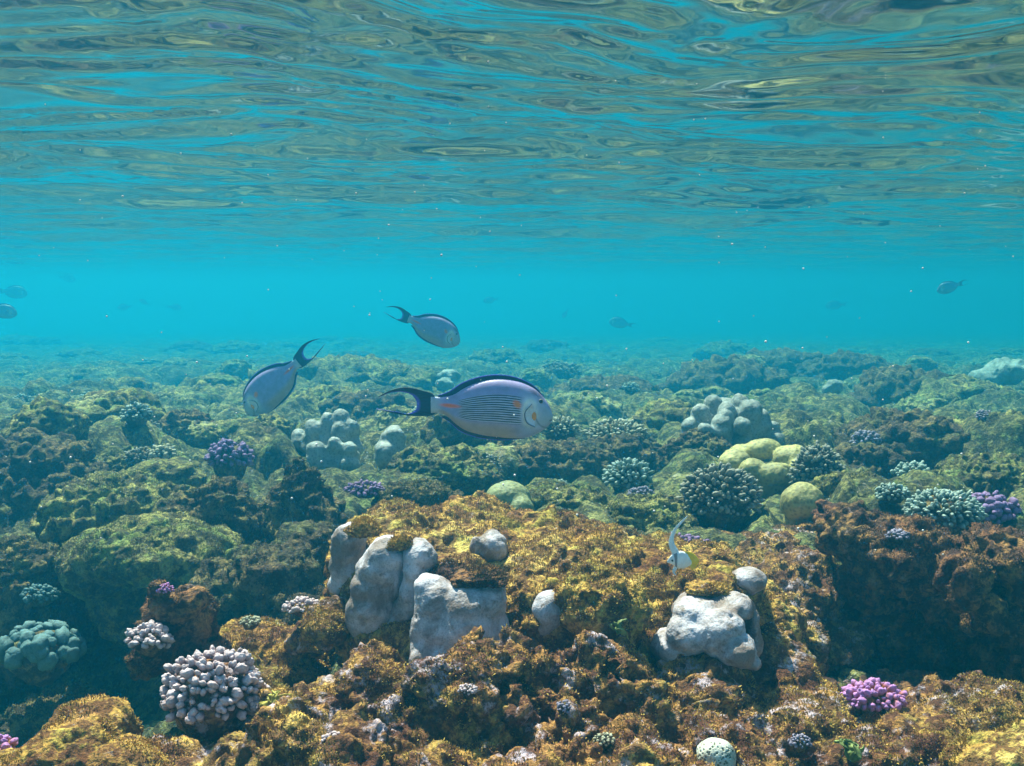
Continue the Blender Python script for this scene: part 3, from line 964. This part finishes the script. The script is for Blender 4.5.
lobes("folded_coral", "large folded pale coral with a dark hole, hanging on the right end of the ledge", [
    el(700, 612, 1.50, .042, .05, .024), el(728, 606, 1.50, .032, .04, .018), el(720, 632, 1.46, .034, .035, .034), el(738, 650, 1.44, .030, .035, .022),
    el(690, 634, 1.47, .034, .034, .026), el(672, 650, 1.49, .030, .034, .030), el(690, 660, 1.50, .026, .03, .020), el(752, 632, 1.50, .012, .03, .04), el(742, 606, 1.52, .013, .022, .018), el(754, 662, 1.43, .012, .016, .012)], 'pale', 25, 0.0026, bump=1.0)
lobes("lobe_coral", "small round pale coral above the right shoulder of the folded pale coral", [
    el(748, 580, 1.60, .028, .03, .020), el(742, 592, 1.61, .024, .03, .024)], 'pale', 27, 0.0026, bump=0.5)

# --- branching corals ---------------------------------------------------------
knob_coral(213, 695, 104, 84, 1.38, 'cauli', "round pinkish-white cauliflower coral with stubby knobs at the bottom left", 1, 290, 0.080, sub=3, basemat='rubble')
knob_coral(150, 640, 44, 30, 1.55, 'cauli', "small pale knobbly coral hanging on the side of the dark stump", 2, 80, 0.15, sub=3, basemat='maroon')
knob_coral(302, 607, 34, 14, 1.66, 'cauli', "tiny white knobby coral at the left foot of the overhanging brown lump", 3, 50, 0.2, sub=2, basemat='gold')
knob_coral(873, 699, 60, 30, 1.52, 'magenta', "bright purple-pink knobby coral in front of the dark hollow at lower right", 4, 90, 0.145, sub=3, basemat='rubble')
knob_coral(2, 748, 26, 26, 1.25, 'magenta', "pink coral knob cut by the left edge at the bottom", 5, 24, 0.3, sub=3, basemat='gold')
knob_coral(720, 500, 76, 64, 2.45, 'dkfinger', "dark bushy finger coral with whitish tips behind the ledge", 6, 330, 0.062, name="finger_coral", long=1.7)
knob_coral(817, 475, 50, 56, 2.75, 'dkfinger', "bushy finger coral pressed against the right side of the yellow lobed coral", 7, 260, 0.068, name="finger_coral", long=1.5)
knob_coral(628, 478, 46, 34, 2.9, 'mint', "compact pale green finger coral on the slope behind the ledge", 8, 150, 0.095, name="finger_coral", long=1.9)
knob_coral(617, 434, 58, 26, 3.5, 'cream', "flat-topped cream finger coral on the rock edge right of the striped surgeonfish's snout", 9, 200, 0.075, name="finger_coral", long=1.8)
knob_coral(560, 430, 40, 24, 3.5, 'cream', "cream finger coral just under the striped surgeonfish's snout", 10, 120, 0.09, name="finger_coral", long=1.8)
knob_coral(944, 512, 74, 40, 2.2, 'mint', "pale blue-green knobby coral on top of the large dark boulder", 11, 320, 0.068, name="finger_coral", long=1.6)
knob_coral(992, 514, 56, 42, 2.25, 'purple', "rounded purple coral beside the pale blue-green one at the right edge", 12, 90, 0.15, name="finger_coral", long=0.9)
knob_coral(229, 459, 44, 36, 3.0, 'purple', "round dusky purple coral head in the left middle distance", 13, 120, 0.12, name="finger_coral")
knob_coral(163, 455, 26, 18, 3.1, 'cream', "small bright green-white knobby coral in the left middle distance", 14, 50, 0.19, name="finger_coral")
knob_coral(152, 432, 18, 20, 3.6, 'dkfinger', "tiny dark finger coral above the bright green-white one", 15, 50, 0.16, name="finger_coral")
knob_coral(866, 442, 28, 22, 3.3, 'violet', "small pale violet knob coral on a rock in the right middle distance", 16, 70, 0.15, name="finger_coral")
knob_coral(912, 474, 36, 22, 2.9, 'mint', "small grey-green knob coral behind the large dark boulder", 17, 70, 0.14, name="finger_coral")
knob_coral(892, 494, 34, 18, 2.4, 'mint', "little pale finger coral at the back left shoulder of the large dark boulder", 18, 60, 0.16, name="finger_coral")
knob_coral(365, 490, 38, 14, 2.5, 'purple', "flat lilac coral behind the left end of the ledge", 19, 70, 0.14, name="finger_coral")
knob_coral(682, 546, 60, 18, 1.92, 'purple', "lilac coral crust behind the little bannerfish", 20, 90, 0.12, name="finger_coral")
knob_coral(559, 486, 20, 12, 2.9, 'mint', "tiny pale blue coral tuft right of the green dome", 21, 40, 0.2, name="finger_coral")
knob_coral(482, 470, 36, 30, 3.1, 'dkfinger', "dark finger coral between the rocks below the striped surgeonfish", 22, 100, 0.11, name="finger_coral")
knob_coral(40, 596, 34, 20, 2.3, 'dimknob', "small pale blue-green coral deep in the gully at the left edge", 23, 60, 0.17, name="finger_coral")
knob_coral(560, 372, 40, 18, 8.5, 'dkfinger', "dim spiky coral in the hazy distance above the striped surgeonfish's snout", 24, 90, 0.1, name="finger_coral")
knob_coral(640, 495, 26, 14, 2.75, 'violet', "little violet coral in the dip right of the green dome", 25, 40, 0.18, name="finger_coral")

for k, (px, py, w, h, Y, mt, lab) in enumerate([
    (333, 742, 26, 16, 1.19, 'cauli', "tiny whitish coral knobs on the golden rubble at the bottom left"),
    (566, 708, 20, 14, 1.27, 'violet', "tiny lilac coral knobs on the front of the rubble mound"),
    (468, 690, 18, 12, 1.28, 'cauli', "tiny pale coral knobs high on the rubble mound's left side"),
    (604, 740, 22, 12, 1.22, 'cream', "small cream coral cluster low on the rubble mound"),
    (800, 742, 22, 14, 1.30, 'violet', "small lilac knobs on the lower end of the sloping ridge"),
    (925, 745, 24, 12, 1.38, 'cream', "small cream coral cluster on the knobby ridge at lower right"),
    (250, 622, 22, 10, 1.68, 'cream', "tiny cream coral on the flat yellow-topped shelf"),
    (165, 590, 16, 12, 1.58, 'magenta', "tiny pink knob on the very top of the dark stump"),
    (898, 536, 24, 12, 1.86, 'violet', "little lilac crust of knobs on the front top of the large dark boulder")]):
    knob_coral(px, py, w, h, Y, mt, lab, 80 + k, 34, 0.2, name="small_coral", sub=2, long=1.0)

# --- domes and lobed heads ----------------------------------------------------
lobes("dome_coral", "smooth olive-green dome coral standing just behind the ledge", [
    el(508, 500, 2.45, .054, .05, .044), el(520, 512, 2.42, .034, .04, .04), el(503, 515, 2.47, .04, .05, .04)], 'dome', 31, 0.004, bump=0.35, holes=False)
lobes("dome_coral", "single round yellow-green dome coral in front of the yellow lobed colony", [
    el(802, 502, 2.40, .049, .049, .044), el(802, 522, 2.42, .042, .045, .04)], 'yellow', 33, 0.004, bump=0.45, holes=False)
lobes("lobed_colony", "yellow-green colony of rounded lobes in the right middle distance", [
    el(734, 462, 2.95, .046, .05, .036), el(762, 450, 3.0, .05, .05, .030), el(790, 458, 2.92, .046, .05, .038), el(752, 470, 2.85, .04, .04, .032), el(775, 476, 2.82, .05, .04, .034), el(800, 474, 2.86, .036, .04, .04), el(760, 488, 2.9, .09, .06, .04), el(742, 455, 3.02, .04, .04, .03)], 'yellow', 35, 0.005, bump=0.8, holes=False)
def columns(spec, seed):
    gg = random.Random(seed)
    out = []
    for px, py, Y, rz in spec:
        r = gg.uniform(.020, .031)
        for q in range(3):
            out.append(el(px + gg.uniform(-1.5, 1.5), py + q * rz * F / Y * 0.7, Y + gg.uniform(-.02, .02), r * (1 + .12 * q), r * 1.2, rz * .75))
    return out
lobes("lobed_colony", "grey column-like lobed coral behind the yellow-green colony",
    columns([(690, 426, 3.4, .035), (701, 412, 3.42, .045), (714, 406, 3.45, .045), (726, 412, 3.38, .045), (738, 405, 3.42, .05), (750, 410, 3.40, .045), (761, 418, 3.42, .04), (771, 426, 3.44, .03), (720, 424, 3.33, .035), (745, 426, 3.33, .035), (706, 430, 3.33, .03)], 3)
    + [el(730, 430, 3.5, .11, .07, .06), el(728, 408, 3.56, .07, .05, .03)], 'grey', 37, 0.0055, bump=0.8, smooth=6)
lobes("lobed_colony", "pale grey-green lobed coral in the left middle distance near the diving surgeonfish",
    columns([(300, 436, 3.35, .03), (312, 430, 3.32, .04), (326, 424, 3.3, .05), (340, 422, 3.3, .05), (353, 428, 3.3, .04), (334, 446, 3.22, .04), (350, 448, 3.22, .035), (318, 450, 3.22, .03)], 4)
    + [el(330, 448, 3.38, .09, .06, .05)], 'grey', 39, 0.0055, bump=0.8, smooth=6)
lobes("lobe_coral", "upright pale grey lobe coral below the striped surgeonfish's tail", [
    el(394, 438, 3.2, .036, .04, .04), el(388, 456, 3.18, .042, .05, .045), el(403, 460, 3.2, .038, .04, .04), el(396, 474, 3.2, .05, .05, .03)], 'grey', 41, 0.006, bump=1.2)
knob_coral(40, 648, 84, 44, 2.15, 'dimknob', "folded blue-green coral sunk in the gully at the left edge", 44, 46, 0.25, name="folded_coral", sub=3, long=0.75)
lobes("dome_coral", "small round pale coral far right of the striped surgeonfish, near the far rocks", [
    el(834, 387, 4.9, .042, .04, .035), el(828, 390, 4.9, .03, .03, .03)], 'grey', 45, 0.008, bump=1.6, holes=False)
lobes("dome_coral", "pale dome coral fading in the haze at the right edge", [
    el(1008, 372, 5.4, .11, .1, .06), el(985, 380, 5.4, .07, .08, .05)], 'grey', 47, 0.01, bump=1.8, holes=False)
lobes("dome_coral", "cream-topped coral head among the rocks above the dusky purple coral", [
    el(192, 424, 3.9, .045, .05, .03)], 'grey', 48, 0.008, bump=0.5, holes=False)
lobes("dome_coral", "bright pale coral patch on a rock at the far left", [
    el(76, 408, 4.2, .04, .05, .03)], 'yellow', 49, 0.008, bump=0.5, holes=False)
lobes("dome_coral", "two-lobed whitish coral head behind the striped surgeonfish's back", [
    el(449, 376, 5.2, .055, .05, .03), el(444, 384, 5.15, .045, .05, .03)], 'grey', 51, 0.008, bump=1.8, holes=False)

# --- boulders and mounds of the middle distance ---------------------------------
BL = [
 (118, 503, 118, 50, 2.65, 'olive', "flat olive rock lying on the back of the big mossy boulder"),
 (212, 517, 84, 62, 2.55, 'brown', "dark craggy rock on the right shoulder of the big mossy boulder"),
 (303, 505, 62, 84, 2.5, 'brown', "pointed brown rock left behind the ledge"),
 (135, 468, 62, 34, 3.2, 'olive', "low olive rock behind the flat olive rock"),
 (25, 480, 130, 80, 3.0, 'brown', "broad dim rock at the left edge in the middle distance"),
 (66, 444, 110, 50, 3.6, 'olive', "rounded rock between the bright pale patch and the left edge"),
 (185, 434, 60, 40, 3.75, 'brown', "small rock carrying the cream-topped coral head"),
 (270, 440, 60, 40, 3.6, 'olive', "small mossy rock right of the dusky purple coral"),
 (215, 408, 130, 34, 4.6, 'olive', "long low rock left of the diving surgeonfish"),
 (120, 400, 110, 34, 4.9, 'olive', "low hazy mound above the rounded rock at far left"),
 (345, 380, 150, 36, 5.2, 'olive', "long hazy ridge between the two smaller surgeonfish"),
 (320, 408, 90, 36, 4.3, 'olive', "mossy mound below the long hazy ridge"),
 (370, 412, 80, 34, 4.2, 'brown', "mossy mound behind the striped surgeonfish's tail"),
 (440, 470, 90, 40, 3.0, 'olive', "sloping mossy rock below the striped surgeonfish's belly"),
 (486, 452, 60, 34, 3.4, 'brown', "small brown rock right under the striped surgeonfish's anal fin"),
 (560, 462, 90, 40, 3.3, 'brown', "brown rock beneath the two cream finger corals"),
 (622, 462, 90, 50, 3.45, 'brown', "dark undercut rock below the flat-topped cream finger coral"),
 (668, 428, 80, 44, 3.9, 'olive', "mossy rock behind the flat-topped cream finger coral"),
 (606, 392, 90, 26, 5.0, 'brown', "dim low rock behind the striped surgeonfish's head"),
 (727, 386, 100, 50, 5.4, 'brown', "dark block of reef in the hazy distance, right of centre"),
 (785, 372, 90, 36, 6.2, 'brown', "dark hazy mound further back than the dark block of reef"),
 (850, 372, 70, 36, 6.0, 'brown', "hazy mound behind the small round pale coral"),
 (905, 395, 90, 50, 4.8, 'brown', "dark round-topped rock in the right distance"),
 (960, 400, 110, 36, 4.7, 'olive', "low olive rock in the right distance near the edge"),
 (815, 415, 90, 30, 4.4, 'olive', "olive mound in the dip left of the dark round-topped rock"),
 (905, 445, 120, 60, 3.5, 'brown', "wide brown rock behind the large dark boulder"),
 (865, 468, 70, 44, 3.2, 'brown', "dark rock carrying the small pale violet coral"),
 (1000, 440, 110, 44, 3.6, 'olive', "mossy rock at the right edge in the middle distance"),
 (990, 476, 90, 34, 2.9, 'olive', "flat mossy rock behind the rounded purple coral"),
 (700, 452, 60, 34, 3.3, 'brown', "small rock at the foot of the grey column-like coral"),
 (850, 496, 70, 40, 2.6, 'olive', "mossy rock between the single yellow dome and the large dark boulder"),
 (560, 505, 90, 36, 2.55, 'olive', "yellow-green mossy rock right of the smooth olive dome"),
 (420, 500, 70, 36, 2.5, 'brown', "dark mossy rock left of the smooth olive dome"),
 (650, 515, 80, 34, 2.45, 'olive', "low mossy rock left of the dark bushy finger coral"),
 (60, 720, 90, 50, 2.2, 'brown', "sunken dark rock at the bottom of the blue gully"),
 (20, 575, 90, 60, 2.4, 'brown', "sunken rock at the left edge above the gully"),
]
for k, (px, py, w, h, Y, mt, lab) in enumerate(BL):
    Y = fy(Y)
    boulder(px, py, w, h, Y, mt, lab, 100 + k * 5, sub=6 if Y < 4 else 5, tufts=5000 if Y < 2.8 else 0, taper=0.7 if lab.startswith('pointed') else 0.28, amp=1.25)

protos = []
for k, (mt, n, ks, lg, hh_) in enumerate([('cream', 90, 0.10, 1.7, 0.6), ('mint', 60, 0.14, 1.3, 0.7), ('dkfinger', 120, 0.085, 1.8, 0.75), ('violet', 70, 0.13, 1.2, 0.6), ('mint', 36, 0.2, 1.0, 0.5)]):
    protos.append((mt, n, ks, lg, hh_))
gs = random.Random(21)
built, cnt = {}, 0
for k in range(400):
    if cnt >= 44: break
    Y = 2.6 + 5.0 * gs.random() ** 1.3
    px = gs.uniform(-60, 1084)
    if 180 < px < 560 and Y < 2.9: continue
    X0 = at(px, 300, Y)[0]
    gz = seabed_z(X0, Y)
    if any(abs(px - c[0]) < 0.7 * c[3] + 12 and abs(HOR - gz / Y * F - c[1] + 15) < 34 for c in CLEAR): continue
    kk = gs.randrange(5)
    sc = gs.uniform(0.6, 1.4)
    if kk not in built:
        mt, n, ks, lg, hh_ = protos[kk]
        w0 = 0.075
        o = knob_coral(px, HOR + (-gz - 0.02) / Y * F, w0 * F / Y, w0 * hh_ * F / Y, Y, mt, "small branching coral tuft on the open reef flat", 60 + kk, n, ks, name="small_coral", long=lg,
                       group="small branching corals scattered over the reef flat")
        built[kk] = o
    else:
        o = copy_tree(built[kk])
        o.location = (X0, Y, gz - 0.012)
        o.scale = (sc, sc, sc)
        o.rotation_euler = (gs.uniform(-.3, .3), gs.uniform(-.3, .3), gs.uniform(0, 6))
    cnt += 1
M['head'] = turf_mat("turf_covered_coral_head", (0.12, 0.13, 0.05), (0.30, 0.29, 0.10), (0.52, 0.49, 0.22), (0.05, 0.045, 0.03), (0.55, 0.56, 0.48), 0.3, 0.7)
g = random.Random(11)
heads = 0
for k in range(600):
    if heads >= 54: break
    Y = 2.7 + 8.5 * g.random() ** 1.3
    px = g.uniform(-80, 1100)
    if 180 < px < 560 and Y < 2.9: continue
    X0 = at(px, 300, Y)[0]
    gz = seabed_z(X0, Y)
    w = g.uniform(0.10, 0.26)
    h = w * g.uniform(0.5, 0.8)
    py = HOR + (-gz - h * 0.28) / Y * F
    if any(abs(px - c[0]) < 0.6 * c[3] + 0.5 * w * F / Y and abs(py - c[1] + 15) < 34 and Y < c[2] + 0.1 for c in CLEAR): continue
    boulder(px, py, w * F / Y, h * F / Y, Y, g.choice(['head', 'head', 'olive', 'olive', 'brown']) if Y < 5 else 'head', "rounded turf-covered coral head among the mid-distance reef",
            1500 + k * 3, sub=5, amp=g.uniform(0.4, 0.9), group="rounded coral heads of the middle distance", name="coral_mound", cat="coral mound", taper=0.15)
    heads += 1
g = random.Random(5)
fill = 0
for k in range(400):
    if fill >= 70: break
    Y = 8.5 + 16 * g.random() ** 1.2
    px = g.uniform(-60, 1084)
    gz = seabed_z(*(at(px, 300, Y)[:2]))
    py = HOR + (-gz - 0.03) / Y * F
    w = g.uniform(0.2, 0.5) * F / Y * (1 + max(0, Y - 8) * 0.05)
    boulder(px, py, w, w * g.uniform(0.25, 0.42), Y, g.choice(['brown', 'olive', 'olive']), "dim reef mound fading into the blue haze of the far reef flat",
            900 + k * 3, sub=5, group="dim mounds of the far reef flat", name="reef_mound")
    fill += 1

# --- fish ---------------------------------------------------------------------
def fish_at(tail, nose, L, Y, label, fine=True, **kw):
    """tail tip and nose given in picture pixels"""
    mx, my = (tail[0] + nose[0]) / 2, (tail[1] + nose[1]) / 2
    c = at(mx, my, Y)
    left = nose[0] < tail[0]
    a = math.atan2(nose[1] - tail[1], abs(nose[0] - tail[0]))
    root = make_surgeonfish(c, (0, a, math.pi if left else 0), label, L, fine, **kw)
    S = L / 838.0
    sg = -1 if left else 1
    root.location = Vector(c) + Vector((sg * 102 * S * math.cos(a), 0, -102 * S * math.sin(a)))
    return root
f1 = fish_at((379, 398), (553.5, 418), 0.36, 2.26, "large striped surgeonfish with orange spots and black blue-edged fins swimming right in the centre")
f1.location = at(512, 408, 2.26)
f1.location = at(370 + 560 / 4.785, 290 + 565 / 4.785, 2.26)
f1.rotation_euler = (0, rad(0.0), 0)
f2 = fish_at((322, 346), (245, 408), 0.36, 3.75, "surgeonfish diving head down to the left, its dark tail raised, left of centre", stripes=False)
f3 = fish_at((385, 312), (461, 339), 0.345, 4.7, "smaller pale surgeonfish swimming right above the large striped one", stripes=False)

proto = make_surgeonfish(at(949, 287, 12.0), (0, rad(-14), math.pi), "faint dark fish in open blue water near the right edge", 0.36, False, tone=0.6, name="reef_fish", stripes=False)
proto.rotation_euler = (0, rad(12), math.pi)
FARF = [
 (14, 292, 9.0, 1.15, 0.0, 0, "faint long fish in open water at the left edge"),
 (2, 311, 5.2, 0.75, 0.05, 0, "bluish fish half out of the frame at the left edge"),
 (68, 278, 14.0, 1.1, 0.1, 0, "very faint fish above the others at the far left"),
 (124, 307, 12.5, 0.8, 0.0, 1, "faint fish, left one of the three in the left blue water"),
 (144, 302, 12.5, 0.6, -0.6, 1, "faint small upright fish, middle one of the three in the left blue water"),
 (175, 307, 12.5, 0.8, 0.0, 0, "faint fish, right one of the three in the left blue water"),
 (490, 300, 12.0, 0.8, 0.05, 1, "faint fish above the long dorsal fin of the striped surgeonfish"),
 (565, 314, 12.0, 0.55, 0.9, 1, "tiny faint upright fish right of the striped surgeonfish's back"),
 (620, 323, 9.0, 0.95, -0.25, 1, "faint fish low over the reef right of centre"),
 (835, 305, 12.0, 1.1, 0.0, 1, "faint fish left of the one near the right edge"),
]
for px, py, Y, s, pit, left, lab in FARF:
    Y *= 2.0; s *= 1.4
    c = copy_tree(proto)
    c.location = at(px, py, Y)
    c.scale = (s, s, s)
    c.rotation_euler = (0, pit, math.pi if left else 0)
    c["label"] = lab
    c["group"] = "distant fish in the blue water"
proto["group"] = "distant fish in the blue water"

def make_bannerfish():
    """little white fish with yellow rear fins and a long white trailing filament, head down among the rocks"""
    Y = 1.56
    c = at(680, 558, Y)
    s = Y / F
    root = empty("bannerfish", c, (0, 0, 0))
    tag(root, "little white fish with yellow rear fins and long dorsal streamer above the folded coral", "fish")
    def loft(name, pts, half, colf, n=40, m=16, thick=0.35):
        # pts: centreline in px offsets, half: half widths in px
        cl = poly_curve(pts, n)
        t = np.gradient(cl, axis=0); t /= np.linalg.norm(t, axis=1)[:, None]
        nn = np.stack([-t[:, 1], t[:, 0]], 1)
        hw = np.interp(np.linspace(0, 1, n), np.linspace(0, 1, len(half)), half)
        a = np.linspace(0, 2 * np.pi, m, endpoint=False)
        X = cl[:, None, 0] + nn[:, None, 0] * hw[:, None] * np.cos(a)
        Z = cl[:, None, 1] + nn[:, None, 1] * hw[:, None] * np.cos(a)
        Yy = hw[:, None] * thick * np.sin(a)[None, :]
        V = np.stack([X * s, Yy * s, -Z * s], -1).reshape(-1, 3)
        u = np.repeat(np.linspace(0, 1, n), m)
        me = np_mesh(name, V, grid_faces(n, m, True), attrs={"hue": colf(u, X.ravel(), Z.ravel())})
        return link(name, me, M['fish'], root)
    white = lambda u, x, z: np.where((np.abs(u - 0.35) < 0.05)[:, None], [[0.25, 0.25, 0.28]], [[0.80, 0.86, 0.90]])
    loft("body", [(-13, 4), (-6, 2), (0, 2), (7, 4), (12, 5)], [0.8, 6, 9.5, 8, 2.0], white)
    loft("dorsal_streamer", [(-4, -4), (-9, -16), (-6, -28), (0, -36), (7, -43)], [4, 3.0, 1.8, 1.3, 0.5], lambda u, x, z: np.tile([0.75, 0.85, 0.92], (len(u), 1)), thick=0.25)
    loft("rear_fin", [(5, -6), (10, -2), (14, 4), (13, 11)], [1.5, 4.5, 5.5, 1.5], lambda u, x, z: np.tile([0.85, 0.62, 0.02], (len(u), 1)), thick=0.15)
    loft("tail_fin", [(10, 6), (15, 9)], [2.0, 4.5], lambda u, x, z: np.tile([0.85, 0.62, 0.05], (len(u), 1)), n=8, thick=0.12)
    loft("pelvic_fin", [(-4, 9), (-6, 15), (-4, 18)], [2.2, 1.6, 0.4], lambda u, x, z: np.tile([0.6, 0.7, 0.78], (len(u), 1)), n=14, thick=0.2)
    D, T = ico(2)
    for sg in (-1, 1):
        P = (D * 1.1 + np.array([-8, sg * 1.9, -2.2])) * s
        link("eye", np_mesh("eye", P, T, attrs={"hue": np.tile([0.01, 0.01, 0.01], (len(P), 1))}), M['fish'], root)
make_bannerfish()

# --- honeycomb coral, bottom -----------------------------------------------------
def honeycomb(px, py, w, h, Y, label):
    c = at(px, py, Y)
    D, T = ico(6)
    P = D * np.array([w, w * 0.9, h]) * Y / F / 2
    wv = worley(D * 6.0, 5)
    pit = 1 - sstep(0.20, 0.42, wv)
    P = P * (1 - 0.06 * pit + 0.10 * gn(D * 1.5, 9))[:, None]
    me = np_mesh("honeycomb_coral", P, T, attrs={"tip": 1 - pit})
    o = link("honeycomb_coral", me, M['cream_pit'])
    o.location = c
    return tag(o, label, "coral")
M['cream_pit'] = tip_mat("honeycomb_coral", (0.14, 0.14, 0.08), (0.52, 0.54, 0.46))
honeycomb(716, 758, 42, 40, 1.22, "pale coral dome dotted with dark pits at the bottom edge")

# --- leafy algae -----------------------------------------------------------------
def leaf_mat(name, c1, c2):
    m, nt, b = new_mat(name)
    pos = nt.nodes.new("ShaderNodeNewGeometry").outputs["Position"]
    n = noise_node(nt, pos, 90, 3, 0.6)
    nt.links.new(ramp(nt, n, [(0.35, c1), (0.65, c2)]), b.inputs["Base Color"])
    b.inputs["Roughness"].default_value = 0.5
    return m
M['leaf_green'] = leaf_mat("green_leafy_algae", (0.10, 0.14, 0.04), (0.24, 0.30, 0.10))
M['leaf_yellow'] = leaf_mat("yellow_leafy_algae", (0.20, 0.17, 0.03), (0.48, 0.42, 0.08))
def leafy(px, py, size, Y, mat, label, seed, n=9):
    g = np.random.default_rng(seed)
    c = at(px, py, Y)
    s = size * Y / F
    VV, FF, off = [], [], 0
    for k in range(n):
        nu, nv = 9, 7
        u, v = np.meshgrid(np.linspace(0, 1, nu), np.linspace(-1, 1, nv), indexing='ij')
        L, W = s * (0.5 + 0.5 * g.random()), s * (0.18 + 0.18 * g.random())
        x = L * u
        y = W * v * np.sin(np.pi * (0.08 + 0.86 * u)) ** 0.7
        z = 0.25 * s * np.sin(u * 2.4 + g.random() * 3) + 0.08 * s * np.sin(v * 5 + u * 6 + g.random() * 6)
        P = np.stack([x, y, z], -1).reshape(-1, 3)
        ax = g.normal(size=3) + np.array([0, -0.3, 0.7]); ax /= np.linalg.norm(ax)
        b = np.cross(ax, g.normal(size=3)); b /= np.linalg.norm(b)
        cc = np.cross(ax, b)
        P = P[:, :1] * ax + P[:, 1:2] * b + P[:, 2:] * cc + g.normal(size=3) * s * 0.12
        F_ = grid_faces(nu, nv)
        VV.append(P); FF.append(F_ + off); off += len(P)
    me = np_mesh("leafy_algae", np.concatenate(VV), np.concatenate(FF))
    o = link("leafy_algae", me, M[mat])
    so = o.modifiers.new("thick", 'SOLIDIFY'); so.thickness = 0.0006
    o.location = c
    return tag(o, label, "seaweed")
leafy(850, 748, 20, 1.27, 'leaf_green', "bright green leafy algae tuft at the bottom, right of the pitted coral dome", 1, 12)
leafy(276, 702, 20, 1.34, 'leaf_yellow', "yellow-green leafy algae right of the cauliflower coral", 2, 9)
leafy(620, 628, 12, 1.42, 'leaf_green', "small green algae sprig on the dark round boss of the ledge", 3, 8)
leafy(588, 652, 9, 1.38, 'leaf_green', "tiny green algae sprig where the rubble mound meets the ledge", 4, 7)

# --- drifting specks ---------------------------------------------------------------
def specks():
    g = np.random.default_rng(3)
    S, T = ico(1)
    VV, TT = [], []
    for k in range(230):
        Y = 0.7 + 3.0 * g.random() ** 1.5
        p = at(g.uniform(-100, 1124), g.uniform(60, 560), Y)
        if p[2] > SURF - 0.06: p[2] = SURF - 0.08 - 0.2 * g.random()
        VV.append(S * (0.0005 + 0.0007 * g.random()) * (0.5 + 0.5 * Y) + p)
        TT.append(T + k * len(S))
    m, nt, b = new_mat("drifting_speck")
    b.inputs["Base Color"].default_value = (0.8, 0.8, 0.78, 1)
    o = link("drifting_specks", np_mesh("drifting_specks", np.concatenate(VV), np.concatenate(TT)), m)
    tag(o, kind="stuff")
specks()
